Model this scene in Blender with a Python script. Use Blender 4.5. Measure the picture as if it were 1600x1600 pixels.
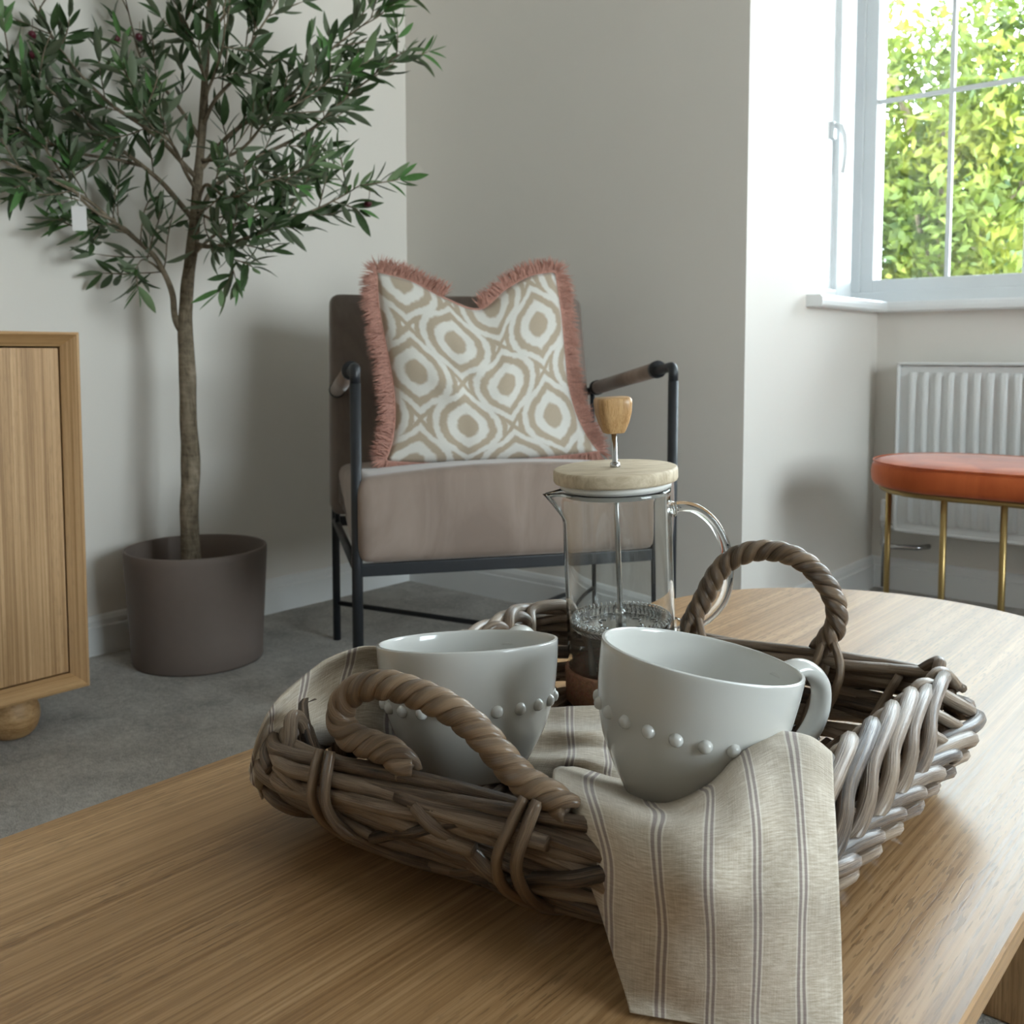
import bpy, bmesh, math, random, json
from mathutils import Vector, Matrix, noise
import numpy as np
random.seed(7); np.random.seed(7)
for o in list(bpy.data.objects): bpy.data.objects.remove(o, do_unlink=True)
SC = bpy.context.scene; COL = SC.collection
PI = math.pi; V = Vector
# ---------------------------------------------------------------- camera
YAW = math.radians(39.9); PITCH = math.atan(110/1542)
cam = bpy.data.cameras.new('camera'); co = bpy.data.objects.new('camera', cam); COL.objects.link(co)
cam.sensor_width = 36; cam.lens = 36*1542/1600
cam.shift_x = -12/1600; cam.shift_y = -135/1600
cam.clip_start = .01
FW = V((-math.sin(YAW)*math.cos(PITCH), math.cos(YAW)*math.cos(PITCH), -math.sin(PITCH)))
RT = V((math.cos(YAW), math.sin(YAW), 0)); UP = RT.cross(FW)
co.matrix_world = Matrix(((RT.x, UP.x, -FW.x, 0), (RT.y, UP.y, -FW.y, 0), (RT.z, UP.z, -FW.z, .70), (0, 0, 0, 1)))
cam.dof.use_dof = True; cam.dof.focus_distance = .64; cam.dof.aperture_fstop = 20
SC.camera = co
# ---------------------------------------------------------------- view and light
vs = SC.view_settings; vs.view_transform = 'Standard'; vs.look = 'None'; vs.gamma = 1
vs.use_curve_mapping = False; vs.exposure = 0.03
SC.cycles.max_bounces = 14; SC.cycles.diffuse_bounces = 7; SC.cycles.glossy_bounces = 4
SC.cycles.transmission_bounces = 12; SC.cycles.transparent_max_bounces = 16
SC.cycles.sample_clamp_indirect = 6; SC.cycles.use_denoising = True
SC.cycles.caustics_reflective = False
w = bpy.data.worlds.new('world'); SC.world = w; w.use_nodes = True
wt = w.node_tree; bg = wt.nodes['Background']
sky_tc = wt.nodes.new('ShaderNodeTexCoord'); sky_sep = wt.nodes.new('ShaderNodeSeparateXYZ')
sky_mr = wt.nodes.new('ShaderNodeMapRange'); sky_mix = wt.nodes.new('ShaderNodeValToRGB')
wt.links.new(sky_tc.outputs['Generated'], sky_sep.inputs[0]); wt.links.new(sky_sep.outputs['Z'], sky_mr.inputs[0])
sky_mr.inputs[1].default_value = -.1; sky_mr.inputs[2].default_value = 1
wt.links.new(sky_mr.outputs[0], sky_mix.inputs[0])
sky_mix.color_ramp.elements[0].color = (.96, .985, 1, 1); sky_mix.color_ramp.elements[1].color = (.62, .80, 1, 1)
wt.links.new(sky_mix.outputs[0], bg.inputs[0]); bg.inputs[1].default_value = 22
def lamp(name, kind, energy, color, loc, rot, **kw):
    l = bpy.data.lights.new(name, kind); l.energy = energy; l.color = color
    for k, v in kw.items(): setattr(l, k, v)
    o = bpy.data.objects.new(name, l); COL.objects.link(o); o.location = loc; o.rotation_euler = rot
    return o
lamp('sun', 'SUN', 9, (1, .94, .82), (0, -5, 8), (math.radians(42), 0, math.radians(14)), angle=.01)
def portal(name, loc, rot, sx, sy):
    o = lamp(name, 'AREA', 1, (1, 1, 1), loc, rot, shape='RECTANGLE', size=sx, size_y=sy)
    o.data.cycles.is_portal = True
portal('window_portal', (.1, 3.16, 1.5), (math.radians(-90), 0, 0), 2.6, 1.35)
portal('side_window_portal', (-1.3, 2.78, 1.5), (0, math.radians(-90), 0), 1.35, .6)
portal('added_window_portal', (2.7, 1.2, 1.35), (0, math.radians(90), 0), 1.5, 1.5)  # portal for the out-of-view window added on the right wall
# ---------------------------------------------------------------- node helpers
class NB:
    def __init__(s, name, rough=.5, spec=.5, **kw):
        s.m = bpy.data.materials.new(name); s.m.use_nodes = True; s.t = s.m.node_tree
        s.b = s.t.nodes['Principled BSDF']; s.out = s.t.nodes['Material Output']
        s.b.inputs['Roughness'].default_value = rough; s.b.inputs['Specular IOR Level'].default_value = spec
        for k, v in kw.items(): s.b.inputs[k.replace('_', ' ')].default_value = v
    def n(s, t, **kw):
        x = s.t.nodes.new('ShaderNode'+t)
        for k, v in kw.items(): setattr(x, k, v)
        return x
    def l(s, a, b): s.t.links.new(a, b)
    def put(s, sock, v):
        if hasattr(v, 'is_output'): s.l(v, sock)
        else: sock.default_value = v
    def math(s, op, a, b=0., c=0., clamp=False):
        x = s.n('Math', operation=op); x.use_clamp = clamp
        s.put(x.inputs[0], a); s.put(x.inputs[1], b)
        if op in ('MULTIPLY_ADD', 'SMOOTH_MIN', 'SMOOTH_MAX', 'WRAP'): s.put(x.inputs[2], c)
        return x.outputs[0]
    def coord(s, kind='Object', scale=(1, 1, 1), loc=(0, 0, 0), rot=(0, 0, 0)):
        tc = s.n('TexCoord'); mp = s.n('Mapping'); s.l(tc.outputs[kind], mp.inputs[0])
        mp.inputs['Scale'].default_value = scale; mp.inputs['Location'].default_value = loc; mp.inputs['Rotation'].default_value = rot
        return mp.outputs[0]
    def noise(s, vec, scale, detail=3, rough=.5, dist=0.):
        x = s.n('TexNoise'); s.l(vec, x.inputs['Vector']); x.inputs['Scale'].default_value = scale
        x.inputs['Detail'].default_value = detail; x.inputs['Roughness'].default_value = rough; x.inputs['Distortion'].default_value = dist
        return x.outputs[0]
    def ramp(s, fac, stops):
        x = s.n('ValToRGB'); s.put(x.inputs[0], fac); e = x.color_ramp.elements
        while len(e) < len(stops): e.new(.5)
        for i, (p, c) in enumerate(stops):
            e[i].position = p; e[i].color = (*c, 1) if len(c) == 3 else c
        return x.outputs[0]
    def mr(s, v, a, b, c=0., d=1.):
        x = s.n('MapRange'); s.put(x.inputs[0], v)
        for i, q in enumerate((a, b, c, d)): x.inputs[i+1].default_value = q
        return x.outputs[0]
    def mix(s, f, a, b, mode='MIX'):
        x = s.n('Mix', data_type='RGBA', blend_type=mode); s.put(x.inputs[0], f)
        for k, v in ((6, a), (7, b)):
            if isinstance(v, tuple) and len(v) == 3: v = (*v, 1)
            s.put(x.inputs[k], v)
        return x.outputs[2]
    def base(s, v):
        if isinstance(v, tuple) and len(v) == 3: v = (*v, 1)
        s.put(s.b.inputs['Base Color'], v)
    def bump(s, h, strength=.3, dist=.002):
        x = s.n('Bump'); s.put(x.inputs['Height'], h); x.inputs['Strength'].default_value = strength; x.inputs['Distance'].default_value = dist
        s.l(x.outputs[0], s.b.inputs['Normal']); return x
    def sep(s, v):
        x = s.n('SeparateXYZ'); s.l(v, x.inputs[0]); return x.outputs
def plain(name, c, rough=.5, spec=.5, var=.06, sc=20, bump=0, **kw):
    m = NB(name, rough, spec, **kw); v = m.coord('Object'); f = m.noise(v, sc, 3)
    m.base(m.mix(f, tuple(x*(1-var) for x in c), tuple(min(1, x*(1+var)) for x in c)))
    if bump: m.bump(m.noise(v, sc*6, 3), bump, .001)
    return m.m
# ---------------------------------------------------------------- mesh helpers
def obj(name, me, mat=None, parent=None, loc=None, smooth=None):
    o = bpy.data.objects.new(name, me); COL.objects.link(o)
    if mat is not None:
        me.materials.clear()
        for m in (mat if isinstance(mat, (list, tuple)) else [mat]): me.materials.append(m)
    if parent: o.parent = parent
    if loc: o.location = loc
    if smooth is not None:
        for p in me.polygons: p.use_smooth = smooth
    return o
def tag(o, label=None, cat=None, group=None, kind=None):
    if label: o['label'] = label
    if cat: o['category'] = cat
    if group: o['group'] = group
    if kind: o['kind'] = kind
    return o
def empty(name, loc=(0, 0, 0), rz=0, **kw):
    o = bpy.data.objects.new(name, None); COL.objects.link(o); o.location = loc; o.rotation_euler = (0, 0, rz); o.empty_display_size = .05
    return tag(o, **kw)
def mesh(verts, faces, uvs=None, name='mesh'):
    me = bpy.data.meshes.new(name); me.from_pydata([tuple(v) for v in verts], [], faces); me.update()
    if uvs is not None:
        ul = me.uv_layers.new(name='UVMap')
        for p in me.polygons:
            for li, vi in zip(p.loop_indices, p.vertices): ul.data[li].uv = uvs[vi]
    return me
class MB:
    """collects pieces of one mesh"""
    def __init__(s): s.v = []; s.f = []; s.uv = []
    def add(s, v, f, uv=None):
        n = len(s.v); s.v += [tuple(a) for a in v]; s.f += [tuple(i+n for i in q) for q in f]
        s.uv += list(uv) if uv is not None else [(a[0], a[1]) for a in v]
    def me(s): return mesh(s.v, s.f, s.uv)
def box_me(x0, x1, y0, y1, z0, z1, bev=0., seg=2):
    bm = bmesh.new(); bmesh.ops.create_cube(bm, size=1)
    for v in bm.verts: v.co = V(((x0+x1)/2+v.co.x*(x1-x0), (y0+y1)/2+v.co.y*(y1-y0), (z0+z1)/2+v.co.z*(z1-z0)))
    if bev: bmesh.ops.bevel(bm, geom=bm.edges[:], offset=bev, segments=seg, profile=.7, affect='EDGES')
    me = bpy.data.meshes.new('mesh'); bm.to_mesh(me); bm.free(); return me
def box(name, x0, x1, y0, y1, z0, z1, mat, parent=None, bev=0., seg=2, smooth=False, kind=None):
    o = obj(name, box_me(x0, x1, y0, y1, z0, z1, bev, seg), mat, parent, smooth=smooth)
    if kind: o['kind'] = kind
    return o
def catmull(P, n=8, closed=False):
    P = [V(p) for p in P]; out = []; m = len(P); rng = range(m if closed else m-1)
    for i in rng:
        g = (lambda k: P[k % m]) if closed else (lambda k: P[0]*2-P[1] if k < 0 else (P[-1]*2-P[-2] if k >= m else P[k]))
        a, b, c, d = g(i-1), g(i), g(i+1), g(i+2)
        for k in range(n):
            t = k/n; out.append(.5*((2*b)+(c-a)*t+(2*a-5*b+4*c-d)*t*t+(3*b-a-3*c+d)*t*t*t))
    if not closed: out.append(P[-1].copy())
    return out
def frames(P, closed=False):
    n = len(P); T = []
    for i in range(n):
        a = P[(i-1) % n] if (closed or i) else P[0]; b = P[(i+1) % n] if (closed or i < n-1) else P[-1]
        t = (b-a); T.append(t.normalized() if t.length > 1e-9 else V((0, 0, 1)))
    u = T[0].orthogonal().normalized(); N = []
    for t in T:
        u = (u-t*u.dot(t)); u = u.normalized() if u.length > 1e-6 else t.orthogonal().normalized(); N.append(u.copy())
    return T, N
def tube_data(P, r, sides=8, closed=False, flat=1., cap=True, nrm=None):
    P = [V(p) for p in P]; T, N = frames(P, closed); n = len(P)
    if nrm is not None: N = [(q-t*q.dot(t)).normalized() for t, q in zip(T, nrm if isinstance(nrm, list) else [nrm]*len(P))]
    v = []; f = []; uv = []; s = 0
    for i in range(n):
        if i: s += (P[i]-P[i-1]).length
        B = T[i].cross(N[i]); rr = r[i] if hasattr(r, '__len__') else r
        for k in range(sides):
            a = 2*PI*k/sides; v.append(P[i]+N[i]*(math.cos(a)*rr)+B*(math.sin(a)*rr*flat)); uv.append((s, k/sides))
    for i in range(n if closed else n-1):
        for k in range(sides):
            a = i*sides+k; b = i*sides+(k+1) % sides; j = ((i+1) % n)*sides
            f.append((a, b, j+(k+1) % sides, j+k))
    if cap and not closed:
        f.append(tuple(reversed(range(sides)))); f.append(tuple((n-1)*sides+k for k in range(sides)))
    return v, f, uv
def tube(name, P, r, mat, parent=None, sides=8, **kw):
    v, f, uv = tube_data(P, r, sides, **kw)
    o = obj(name, mesh(v, f, uv), mat, parent, smooth=True); return o
def lathe_data(prof, segs=48, off=(0, 0, 0), fn=None, close=False):
    v = []; f = []; uv = []; n = len(prof)
    for i, (r, z) in enumerate(prof):
        for k in range(segs):
            a = 2*PI*k/segs; q = r*(fn(a, i) if fn else 1)
            v.append((off[0]+q*math.cos(a), off[1]+q*math.sin(a), off[2]+z)); uv.append((k/segs, i/n))
    for i in range(n-1 + (1 if close else 0)):
        j = (i+1) % n
        for k in range(segs):
            f.append((i*segs+k, i*segs+(k+1) % segs, j*segs+(k+1) % segs, j*segs+k))
    if not close:
        if prof[0][0] > 1e-6: f.append(tuple(reversed(range(segs))))
        if prof[-1][0] > 1e-6: f.append(tuple((n-1)*segs+k for k in range(segs)))
    return v, f, uv
def lathe(name, prof, mat, parent=None, segs=48, **kw):
    v, f, uv = lathe_data(prof, segs, **kw); me = mesh(v, f, uv)
    bm = bmesh.new(); bm.from_mesh(me); bmesh.ops.remove_doubles(bm, verts=bm.verts, dist=1e-6); bm.to_mesh(me); bm.free()
    return obj(name, me, mat, parent, smooth=True)
def smooth_prof(P, n=6): return [(max(0, p.x), p.y) for p in catmull([(a, b, 0) for a, b in P], n)]
def axis_frame(base, ax, fwd=V((0, 1, 0))):
    z = V(ax).normalized(); x = fwd.cross(z).normalized(); y = z.cross(x)
    return Matrix(((x.x, y.x, z.x, base[0]), (x.y, y.y, z.y, base[1]), (x.z, y.z, z.z, base[2]), (0, 0, 0, 1)))
def weighted(o):
    m = o.modifiers.new('weighted', 'WEIGHTED_NORMAL'); m.keep_sharp = True
D = json.loads('''{"c_top":[[0.0826,0.3689,0.8861],[0.1556,0.3609,0.8671],[0.2253,0.3462,0.8303],[0.3079,0.3349,0.8022],[0.3747,0.353,0.8503],[0.4388,0.3655,0.8845],[0.4984,0.3689,0.8948]],"c_bot":[[0.077,0.2,0.4774],[0.1562,0.1989,0.4727],[0.2386,0.1994,0.4717],[0.323,0.2011,0.4734],[0.4022,0.2034,0.4766],[0.4756,0.2057,0.4801],[0.5524,0.2091,0.4863]],"c_left":[[0.0826,0.3689,0.8861],[0.0838,0.3371,0.8053],[0.0944,0.3031,0.7208],[0.1046,0.2691,0.6382],[0.1045,0.2408,0.571],[0.0943,0.2181,0.5184],[0.077,0.2,0.4774]],"c_right":[[0.4984,0.3689,0.8948],[0.5015,0.3371,0.8104],[0.5005,0.3031,0.7218],[0.4994,0.2691,0.6353],[0.5096,0.2436,0.5717],[0.5287,0.2238,0.5226],[0.5524,0.2091,0.4863]],"rim":[[-0.5135,0.3555,0.457],[-0.2042,0.415,0.457],[-0.206,0.7677,0.457],[-0.5594,0.7041,0.457]],"base":[[-0.5131,0.3986,0.398],[-0.2345,0.4284,0.398],[-0.2329,0.738,0.398],[-0.5332,0.6994,0.398]],"hA":[[-0.3974,0.3778,0.4641],[-0.4096,0.3755,0.4728],[-0.4386,0.3699,0.4769],[-0.4459,0.3685,0.4891],[-0.4364,0.3703,0.5042],[-0.4145,0.3746,0.5117],[-0.3905,0.3792,0.5102],[-0.3675,0.3836,0.5045],[-0.3494,0.3871,0.4943],[-0.3357,0.3897,0.4829],[-0.3223,0.3923,0.4736],[-0.3106,0.3945,0.4702],[-0.2982,0.3969,0.4642]],"hB":[[-0.4223,0.7288,0.4651],[-0.4163,0.7299,0.4787],[-0.4092,0.7311,0.4929],[-0.4001,0.7328,0.5121],[-0.3867,0.7352,0.5293],[-0.3656,0.739,0.5395],[-0.3424,0.7432,0.5403],[-0.3236,0.7465,0.5329],[-0.3095,0.7491,0.5189],[-0.3013,0.7505,0.5029],[-0.301,0.7506,0.486],[-0.3075,0.7494,0.4736],[-0.3133,0.7484,0.4645]],"drape":[[[-0.3766,0.5117,0.428,0.6],[-0.3478,0.5106,0.43,1.4],[-0.3214,0.5144,0.432,2.2],[-0.3001,0.5327,0.436,3.0],[-0.2821,0.5486,0.446,3.9],[-0.2504,0.531,0.47,4.6],[-0.2297,0.5351,0.476,5.3],[-0.2149,0.5275,0.474,5.8]],[[-0.3532,0.4584,0.452,0.4],[-0.3199,0.4598,0.45,1.3],[-0.2882,0.4629,0.448,2.1],[-0.2704,0.4837,0.456,3.0],[-0.2537,0.4934,0.476,3.9],[-0.2377,0.5063,0.488,4.7],[-0.2191,0.5103,0.49,5.3],[-0.2059,0.5104,0.484,5.85]],[[-0.3273,0.4197,0.466,0.25],[-0.2927,0.4149,0.468,1.15],[-0.2478,0.4087,0.473,2.1],[-0.2363,0.4327,0.48,3.0],[-0.2339,0.4622,0.487,3.9],[-0.2265,0.4858,0.492,4.7],[-0.2103,0.4916,0.493,5.3],[-0.1962,0.4885,0.488,5.85]],[[-0.3128,0.4061,0.462,0.2],[-0.274,0.3913,0.468,1.05],[-0.235,0.3821,0.476,2.05],[-0.2157,0.3931,0.481,2.98],[-0.2043,0.411,0.484,3.85],[-0.197,0.431,0.482,4.6],[-0.1873,0.4411,0.48,5.25],[-0.1816,0.4569,0.474,5.85]],[[-0.2987,0.4033,0.443,0.35],[-0.2601,0.3823,0.455,1.1],[-0.2279,0.371,0.464,2.0],[-0.2062,0.3741,0.468,2.95],[-0.1944,0.391,0.465,3.8],[-0.1839,0.4036,0.464,4.55],[-0.1764,0.4184,0.461,5.2],[-0.1711,0.4361,0.456,5.85]],[[-0.2771,0.3933,0.423,0.75],[-0.2523,0.3793,0.433,1.3],[-0.2291,0.3768,0.438,2.0],[-0.2122,0.382,0.44,2.8],[-0.197,0.3907,0.441,3.65],[-0.1855,0.4037,0.44,4.45],[-0.1773,0.4196,0.437,5.2],[-0.1698,0.4364,0.434,5.87]],[[-0.2591,0.3825,0.407,1.12],[-0.2425,0.3784,0.412,1.6],[-0.2271,0.379,0.415,2.15],[-0.2134,0.3848,0.416,2.8],[-0.1993,0.3935,0.417,3.6],[-0.187,0.4057,0.416,4.45],[-0.1771,0.4197,0.414,5.18],[-0.1686,0.4371,0.411,5.88]],[[-0.2488,0.3763,0.3965,1.32],[-0.2387,0.3782,0.398,1.75],[-0.2268,0.3827,0.399,2.25],[-0.2142,0.3878,0.4,2.85],[-0.2007,0.3956,0.4,3.6],[-0.1872,0.4055,0.3995,4.45],[-0.175,0.4155,0.399,5.15],[-0.1641,0.4274,0.3975,5.88]],[[-0.244,0.3723,0.3925,1.4],[-0.2356,0.3758,0.3925,1.8],[-0.2246,0.3815,0.3925,2.3],[-0.2131,0.3872,0.3925,2.88],[-0.1991,0.3927,0.3925,3.6],[-0.1847,0.3992,0.3925,4.4],[-0.1705,0.4056,0.3925,5.15],[-0.1578,0.412,0.3925,5.88]]],"body":[[[-0.5214,0.366,0.415,-9.2],[-0.5721,0.4133,0.43,-8.4],[-0.5653,0.4308,0.45,-7.4],[-0.5486,0.4586,0.47,-6.3],[-0.531,0.4927,0.47,-5.2],[-0.5506,0.5825,0.425,-3.6],[-0.5043,0.618,0.408,-2],[-0.4747,0.6315,0.409,-1],[-0.4418,0.6666,0.409,0.4],[-0.4079,0.6911,0.409,1.6]],[[-0.5212,0.3571,0.437,-9.2],[-0.5191,0.3664,0.466,-8.4],[-0.5181,0.3875,0.484,-7.4],[-0.5146,0.4248,0.498,-6.3],[-0.4984,0.4579,0.497,-5.2],[-0.5092,0.5317,0.45,-3.6],[-0.4872,0.597,0.42,-2],[-0.4619,0.6144,0.42,-1],[-0.4283,0.6462,0.42,0.4],[-0.3953,0.6697,0.418,1.6]],[[-0.5201,0.3563,0.433,-9.1],[-0.5169,0.3667,0.461,-8.2],[-0.5128,0.3889,0.478,-7.1],[-0.5125,0.4312,0.488,-6.0],[-0.5009,0.4678,0.48,-4.9],[-0.498,0.5232,0.44,-3.4],[-0.4727,0.5832,0.416,-1.9],[-0.4457,0.5954,0.418,-0.95],[-0.4142,0.6251,0.416,0.45],[-0.377,0.6391,0.416,1.6]],[[-0.517,0.3555,0.43,-9.0],[-0.5141,0.3665,0.458,-8.1],[-0.5041,0.3872,0.472,-6.9],[-0.505,0.4309,0.479,-5.75],[-0.4948,0.4687,0.465,-4.7],[-0.4877,0.5158,0.43,-3.2],[-0.4415,0.5484,0.426,-1.8],[-0.4126,0.5542,0.431,-0.9],[-0.3886,0.5865,0.424,0.5],[-0.353,0.5986,0.42,1.6]],[[-0.5165,0.3569,0.428,-8.9],[-0.5122,0.367,0.455,-8.0],[-0.4997,0.3878,0.467,-6.7],[-0.4985,0.4303,0.47,-5.6],[-0.4924,0.4718,0.45,-4.5],[-0.4806,0.5136,0.418,-3.0],[-0.4328,0.5414,0.417,-1.7],[-0.4096,0.5541,0.421,-0.85],[-0.372,0.5617,0.422,0.55],[-0.3326,0.5644,0.425,1.6]],[[-0.5167,0.359,0.426,-8.8],[-0.512,0.3688,0.452,-7.9],[-0.4987,0.3899,0.462,-6.6],[-0.4908,0.429,0.459,-5.4],[-0.4905,0.476,0.434,-4.4],[-0.4722,0.5093,0.412,-2.9],[-0.4071,0.5114,0.426,-1.6],[-0.3737,0.5078,0.437,-0.8],[-0.3507,0.5334,0.428,0.6],[-0.3212,0.5451,0.428,1.6]],[[-0.5178,0.3626,0.424,-8.7],[-0.5139,0.372,0.448,-7.8],[-0.5017,0.3952,0.455,-6.5],[-0.4873,0.4314,0.446,-5.3],[-0.4848,0.4766,0.42,-4.3],[-0.4627,0.5036,0.407,-2.8],[-0.4013,0.504,0.422,-1.5],[-0.3697,0.5045,0.431,-0.7],[-0.3368,0.516,0.43,0.7],[-0.3129,0.5311,0.43,1.6]],[[-0.525,0.3706,0.42,-8.6],[-0.5247,0.3838,0.438,-7.7],[-0.5184,0.4131,0.437,-6.4],[-0.4966,0.4481,0.425,-5.2],[-0.4772,0.4784,0.409,-4.2],[-0.4481,0.4943,0.404,-2.7],[-0.3979,0.5011,0.416,-1.4],[-0.3637,0.5012,0.424,-0.6],[-0.3265,0.5076,0.43,0.8],[-0.3054,0.52,0.431,1.6]]],"trunk":[[-1.991,1.2199,0.1921,0.0233],[-1.9945,1.2219,0.2458,0.0226],[-2.0024,1.2245,0.3444,0.0211],[-2.0042,1.2311,0.4315,0.0211],[-2.0097,1.2332,0.5041,0.0196],[-2.0177,1.236,0.6057,0.0189],[-2.0228,1.2398,0.6927,0.0182],[-2.0277,1.2411,0.7508,0.0167],[-2.0299,1.246,0.8234,0.0153],[-2.0276,1.2547,0.8959,0.0138],[-2.0243,1.2642,0.9685,0.0131],[-2.0231,1.2719,1.041,0.0116],[-2.0211,1.2831,1.1426,0.0102],[-2.0197,1.295,1.2587,0.0095],[-2.0205,1.3051,1.3748,0.008],[-2.0191,1.3171,1.4909,0.0073],[-2.0184,1.3298,1.6215,0.0058],[-2.0222,1.3388,1.7521,0.0044],[-2.0246,1.3463,1.8537,0.0029]],"TD":2.2434748818518524,"branch":[[0.008002018061079889,[[-2.032,1.2372,0.7479],[-2.0434,1.2227,0.7868],[-2.044,1.2181,0.837],[-2.0509,1.2075,0.8798],[-2.0728,1.1932,0.9229],[-2.1021,1.1721,0.9589],[-2.135,1.1379,1.0009],[-2.135,1.066,1.0447],[-2.135,0.9974,1.074],[-2.135,0.9317,1.0888],[-2.135,0.8572,1.1125],[-2.135,0.7977,1.1156]]],[0.005819649498967192,[[-2.0258,1.2616,0.954],[-1.9624,1.27,0.943],[-1.8795,1.2971,0.9577],[-1.7988,1.3235,0.9842],[-1.7364,1.3789,1.0189],[-1.6951,1.4162,1.048],[-1.6641,1.4441,1.0702]]],[0.006547105686338091,[[-2.0234,1.2677,0.9975],[-2.0066,1.3017,1.0717],[-1.9728,1.3479,1.1246],[-1.9269,1.4036,1.1706],[-1.8611,1.4627,1.2147],[-1.8072,1.5133,1.2735],[-1.759,1.559,1.3324],[-1.7269,1.5896,1.3721],[-1.6942,1.6194,1.3985]]],[0.005819649498967192,[[-2.022,1.2796,1.1136],[-1.9711,1.3061,1.1753],[-1.9092,1.3404,1.2218],[-1.8422,1.3783,1.2605],[-1.8011,1.4179,1.3172],[-1.7601,1.4575,1.374],[-1.7187,1.4967,1.4236],[-1.6773,1.5359,1.4733]]],[0.005092193311596293,[[-2.0199,1.2908,1.2152],[-1.9609,1.2937,1.2773],[-1.8902,1.3048,1.3228],[-1.8319,1.3065,1.3799],[-1.8034,1.3367,1.4486],[-1.786,1.3589,1.531]]],[0.006547105686338091,[[-2.0248,1.2671,1.0048],[-2.0461,1.2364,1.0534],[-2.0576,1.2125,1.0872],[-2.0798,1.1797,1.1205],[-2.1198,1.1496,1.1561],[-2.135,1.0995,1.1918],[-2.135,1.044,1.2365],[-2.135,0.9774,1.2766],[-2.135,0.9137,1.3018],[-2.135,0.8653,1.335]]],[0.005819649498967192,[[-2.0224,1.2779,1.0991],[-2.0317,1.2225,1.149],[-2.0405,1.1674,1.1968],[-2.0522,1.1083,1.2288],[-2.091,1.0796,1.27],[-2.1305,1.0517,1.325],[-2.135,1.0141,1.3706],[-2.135,0.9822,1.4152],[-2.135,0.9576,1.4605]]],[0.005092193311596293,[[-2.0208,1.2873,1.1862],[-2.0565,1.2642,1.2587],[-2.0982,1.2348,1.3168],[-2.1344,1.2099,1.3748],[-2.135,1.1891,1.4406],[-2.135,1.1687,1.519]]],[0.0043647371242253935,[[-2.0208,1.3009,1.3313],[-2.0008,1.2575,1.3882],[-1.9797,1.2148,1.4418],[-1.9477,1.1822,1.5057]]],[0.0043647371242253935,[[-2.0192,1.3103,1.4184],[-1.9939,1.3368,1.4764],[-1.9749,1.3595,1.549],[-1.9671,1.3728,1.6215]]],[0.003637280936854495,[[-2.0236,1.2702,1.0265],[-1.9561,1.2674,0.9989],[-1.8939,1.2577,0.9442],[-1.8414,1.2407,0.8982],[-1.829,1.2473,0.8572]]],[0.0043647371242253935,[[-2.1175,1.2011,1.1281],[-2.135,1.1273,1.1406],[-2.135,1.0409,1.1411],[-2.135,0.9733,1.1571],[-2.135,0.9225,1.1941],[-2.135,0.8735,1.2232]]],[0.0043647371242253935,[[-2.0245,1.26,0.9249],[-1.9828,1.309,0.9838],[-1.9283,1.3661,1.0139],[-1.8801,1.4201,1.0675],[-1.8423,1.455,1.1026]]],[0.003637280936854495,[[-2.067,1.2201,0.8785],[-2.0774,1.1922,0.906],[-2.0799,1.1692,0.9144],[-2.0741,1.15,0.8915]]],[0.0043647371242253935,[[-2.0211,1.2831,1.1426],[-1.9484,1.282,1.1334],[-1.8658,1.2924,1.159],[-1.7857,1.302,1.1966],[-1.7506,1.3345,1.2307],[-1.7051,1.3757,1.2647],[-1.6595,1.4169,1.2987]]],[0.0043647371242253935,[[-2.0222,1.2754,1.0701],[-1.9987,1.2253,1.1173],[-1.9738,1.1762,1.1616],[-1.9507,1.1235,1.1829],[-1.9741,1.1095,1.2432],[-1.9972,1.0952,1.2969]]],[0.0043647371242253935,[[-2.135,1.1379,1.0009],[-2.135,1.0797,1.0227],[-2.135,1.0384,1.0659],[-2.135,0.9924,1.1269],[-2.135,0.9476,1.1725],[-2.135,0.898,1.2152]]],[0.003637280936854495,[[-2.121,1.1826,0.9612],[-2.1314,1.1509,0.9948],[-2.135,1.1077,0.988],[-2.135,1.078,0.9711]]],[0.0043647371242253935,[[-2.0206,1.2916,1.2297],[-1.954,1.2652,1.2844],[-1.8763,1.2477,1.3347],[-1.815,1.2162,1.3808],[-1.8243,1.217,1.4733]]],[0.0043647371242253935,[[-2.0184,1.3298,1.6215],[-2.0352,1.2866,1.6823],[-2.0528,1.2439,1.7555],[-2.0585,1.2108,1.8266]]],[0.0043647371242253935,[[-2.0186,1.3323,1.6506],[-1.9813,1.3716,1.7376],[-1.9541,1.4025,1.8247],[-1.9295,1.4298,1.8973]]],[0.003637280936854495,[[-2.0219,1.3431,1.7957],[-2.0058,1.3408,1.8596],[-1.9969,1.3336,1.9367]]],[0.0043647371242253935,[[-2.018,1.3248,1.5635],[-1.9385,1.3531,1.6221],[-1.8577,1.3811,1.6645],[-1.7778,1.4068,1.6914]]],[0.0043647371242253935,[[-2.0225,1.2711,1.0265],[-1.9498,1.2491,1.0731],[-1.8573,1.2357,1.0344],[-1.7637,1.2271,1.0371],[-1.7191,1.2668,1.0635],[-1.6829,1.2959,1.0503]]]],"olives":[[-2.135,0.9673,1.3659],[-2.135,0.9686,1.3258],[-2.0817,1.1244,1.3863],[-2.0445,1.1558,1.3891],[-1.6792,1.4557,1.3309],[-1.6462,1.4552,1.0286]],"tag":[-2.0287,1.0028,1.008]}''')
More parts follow.
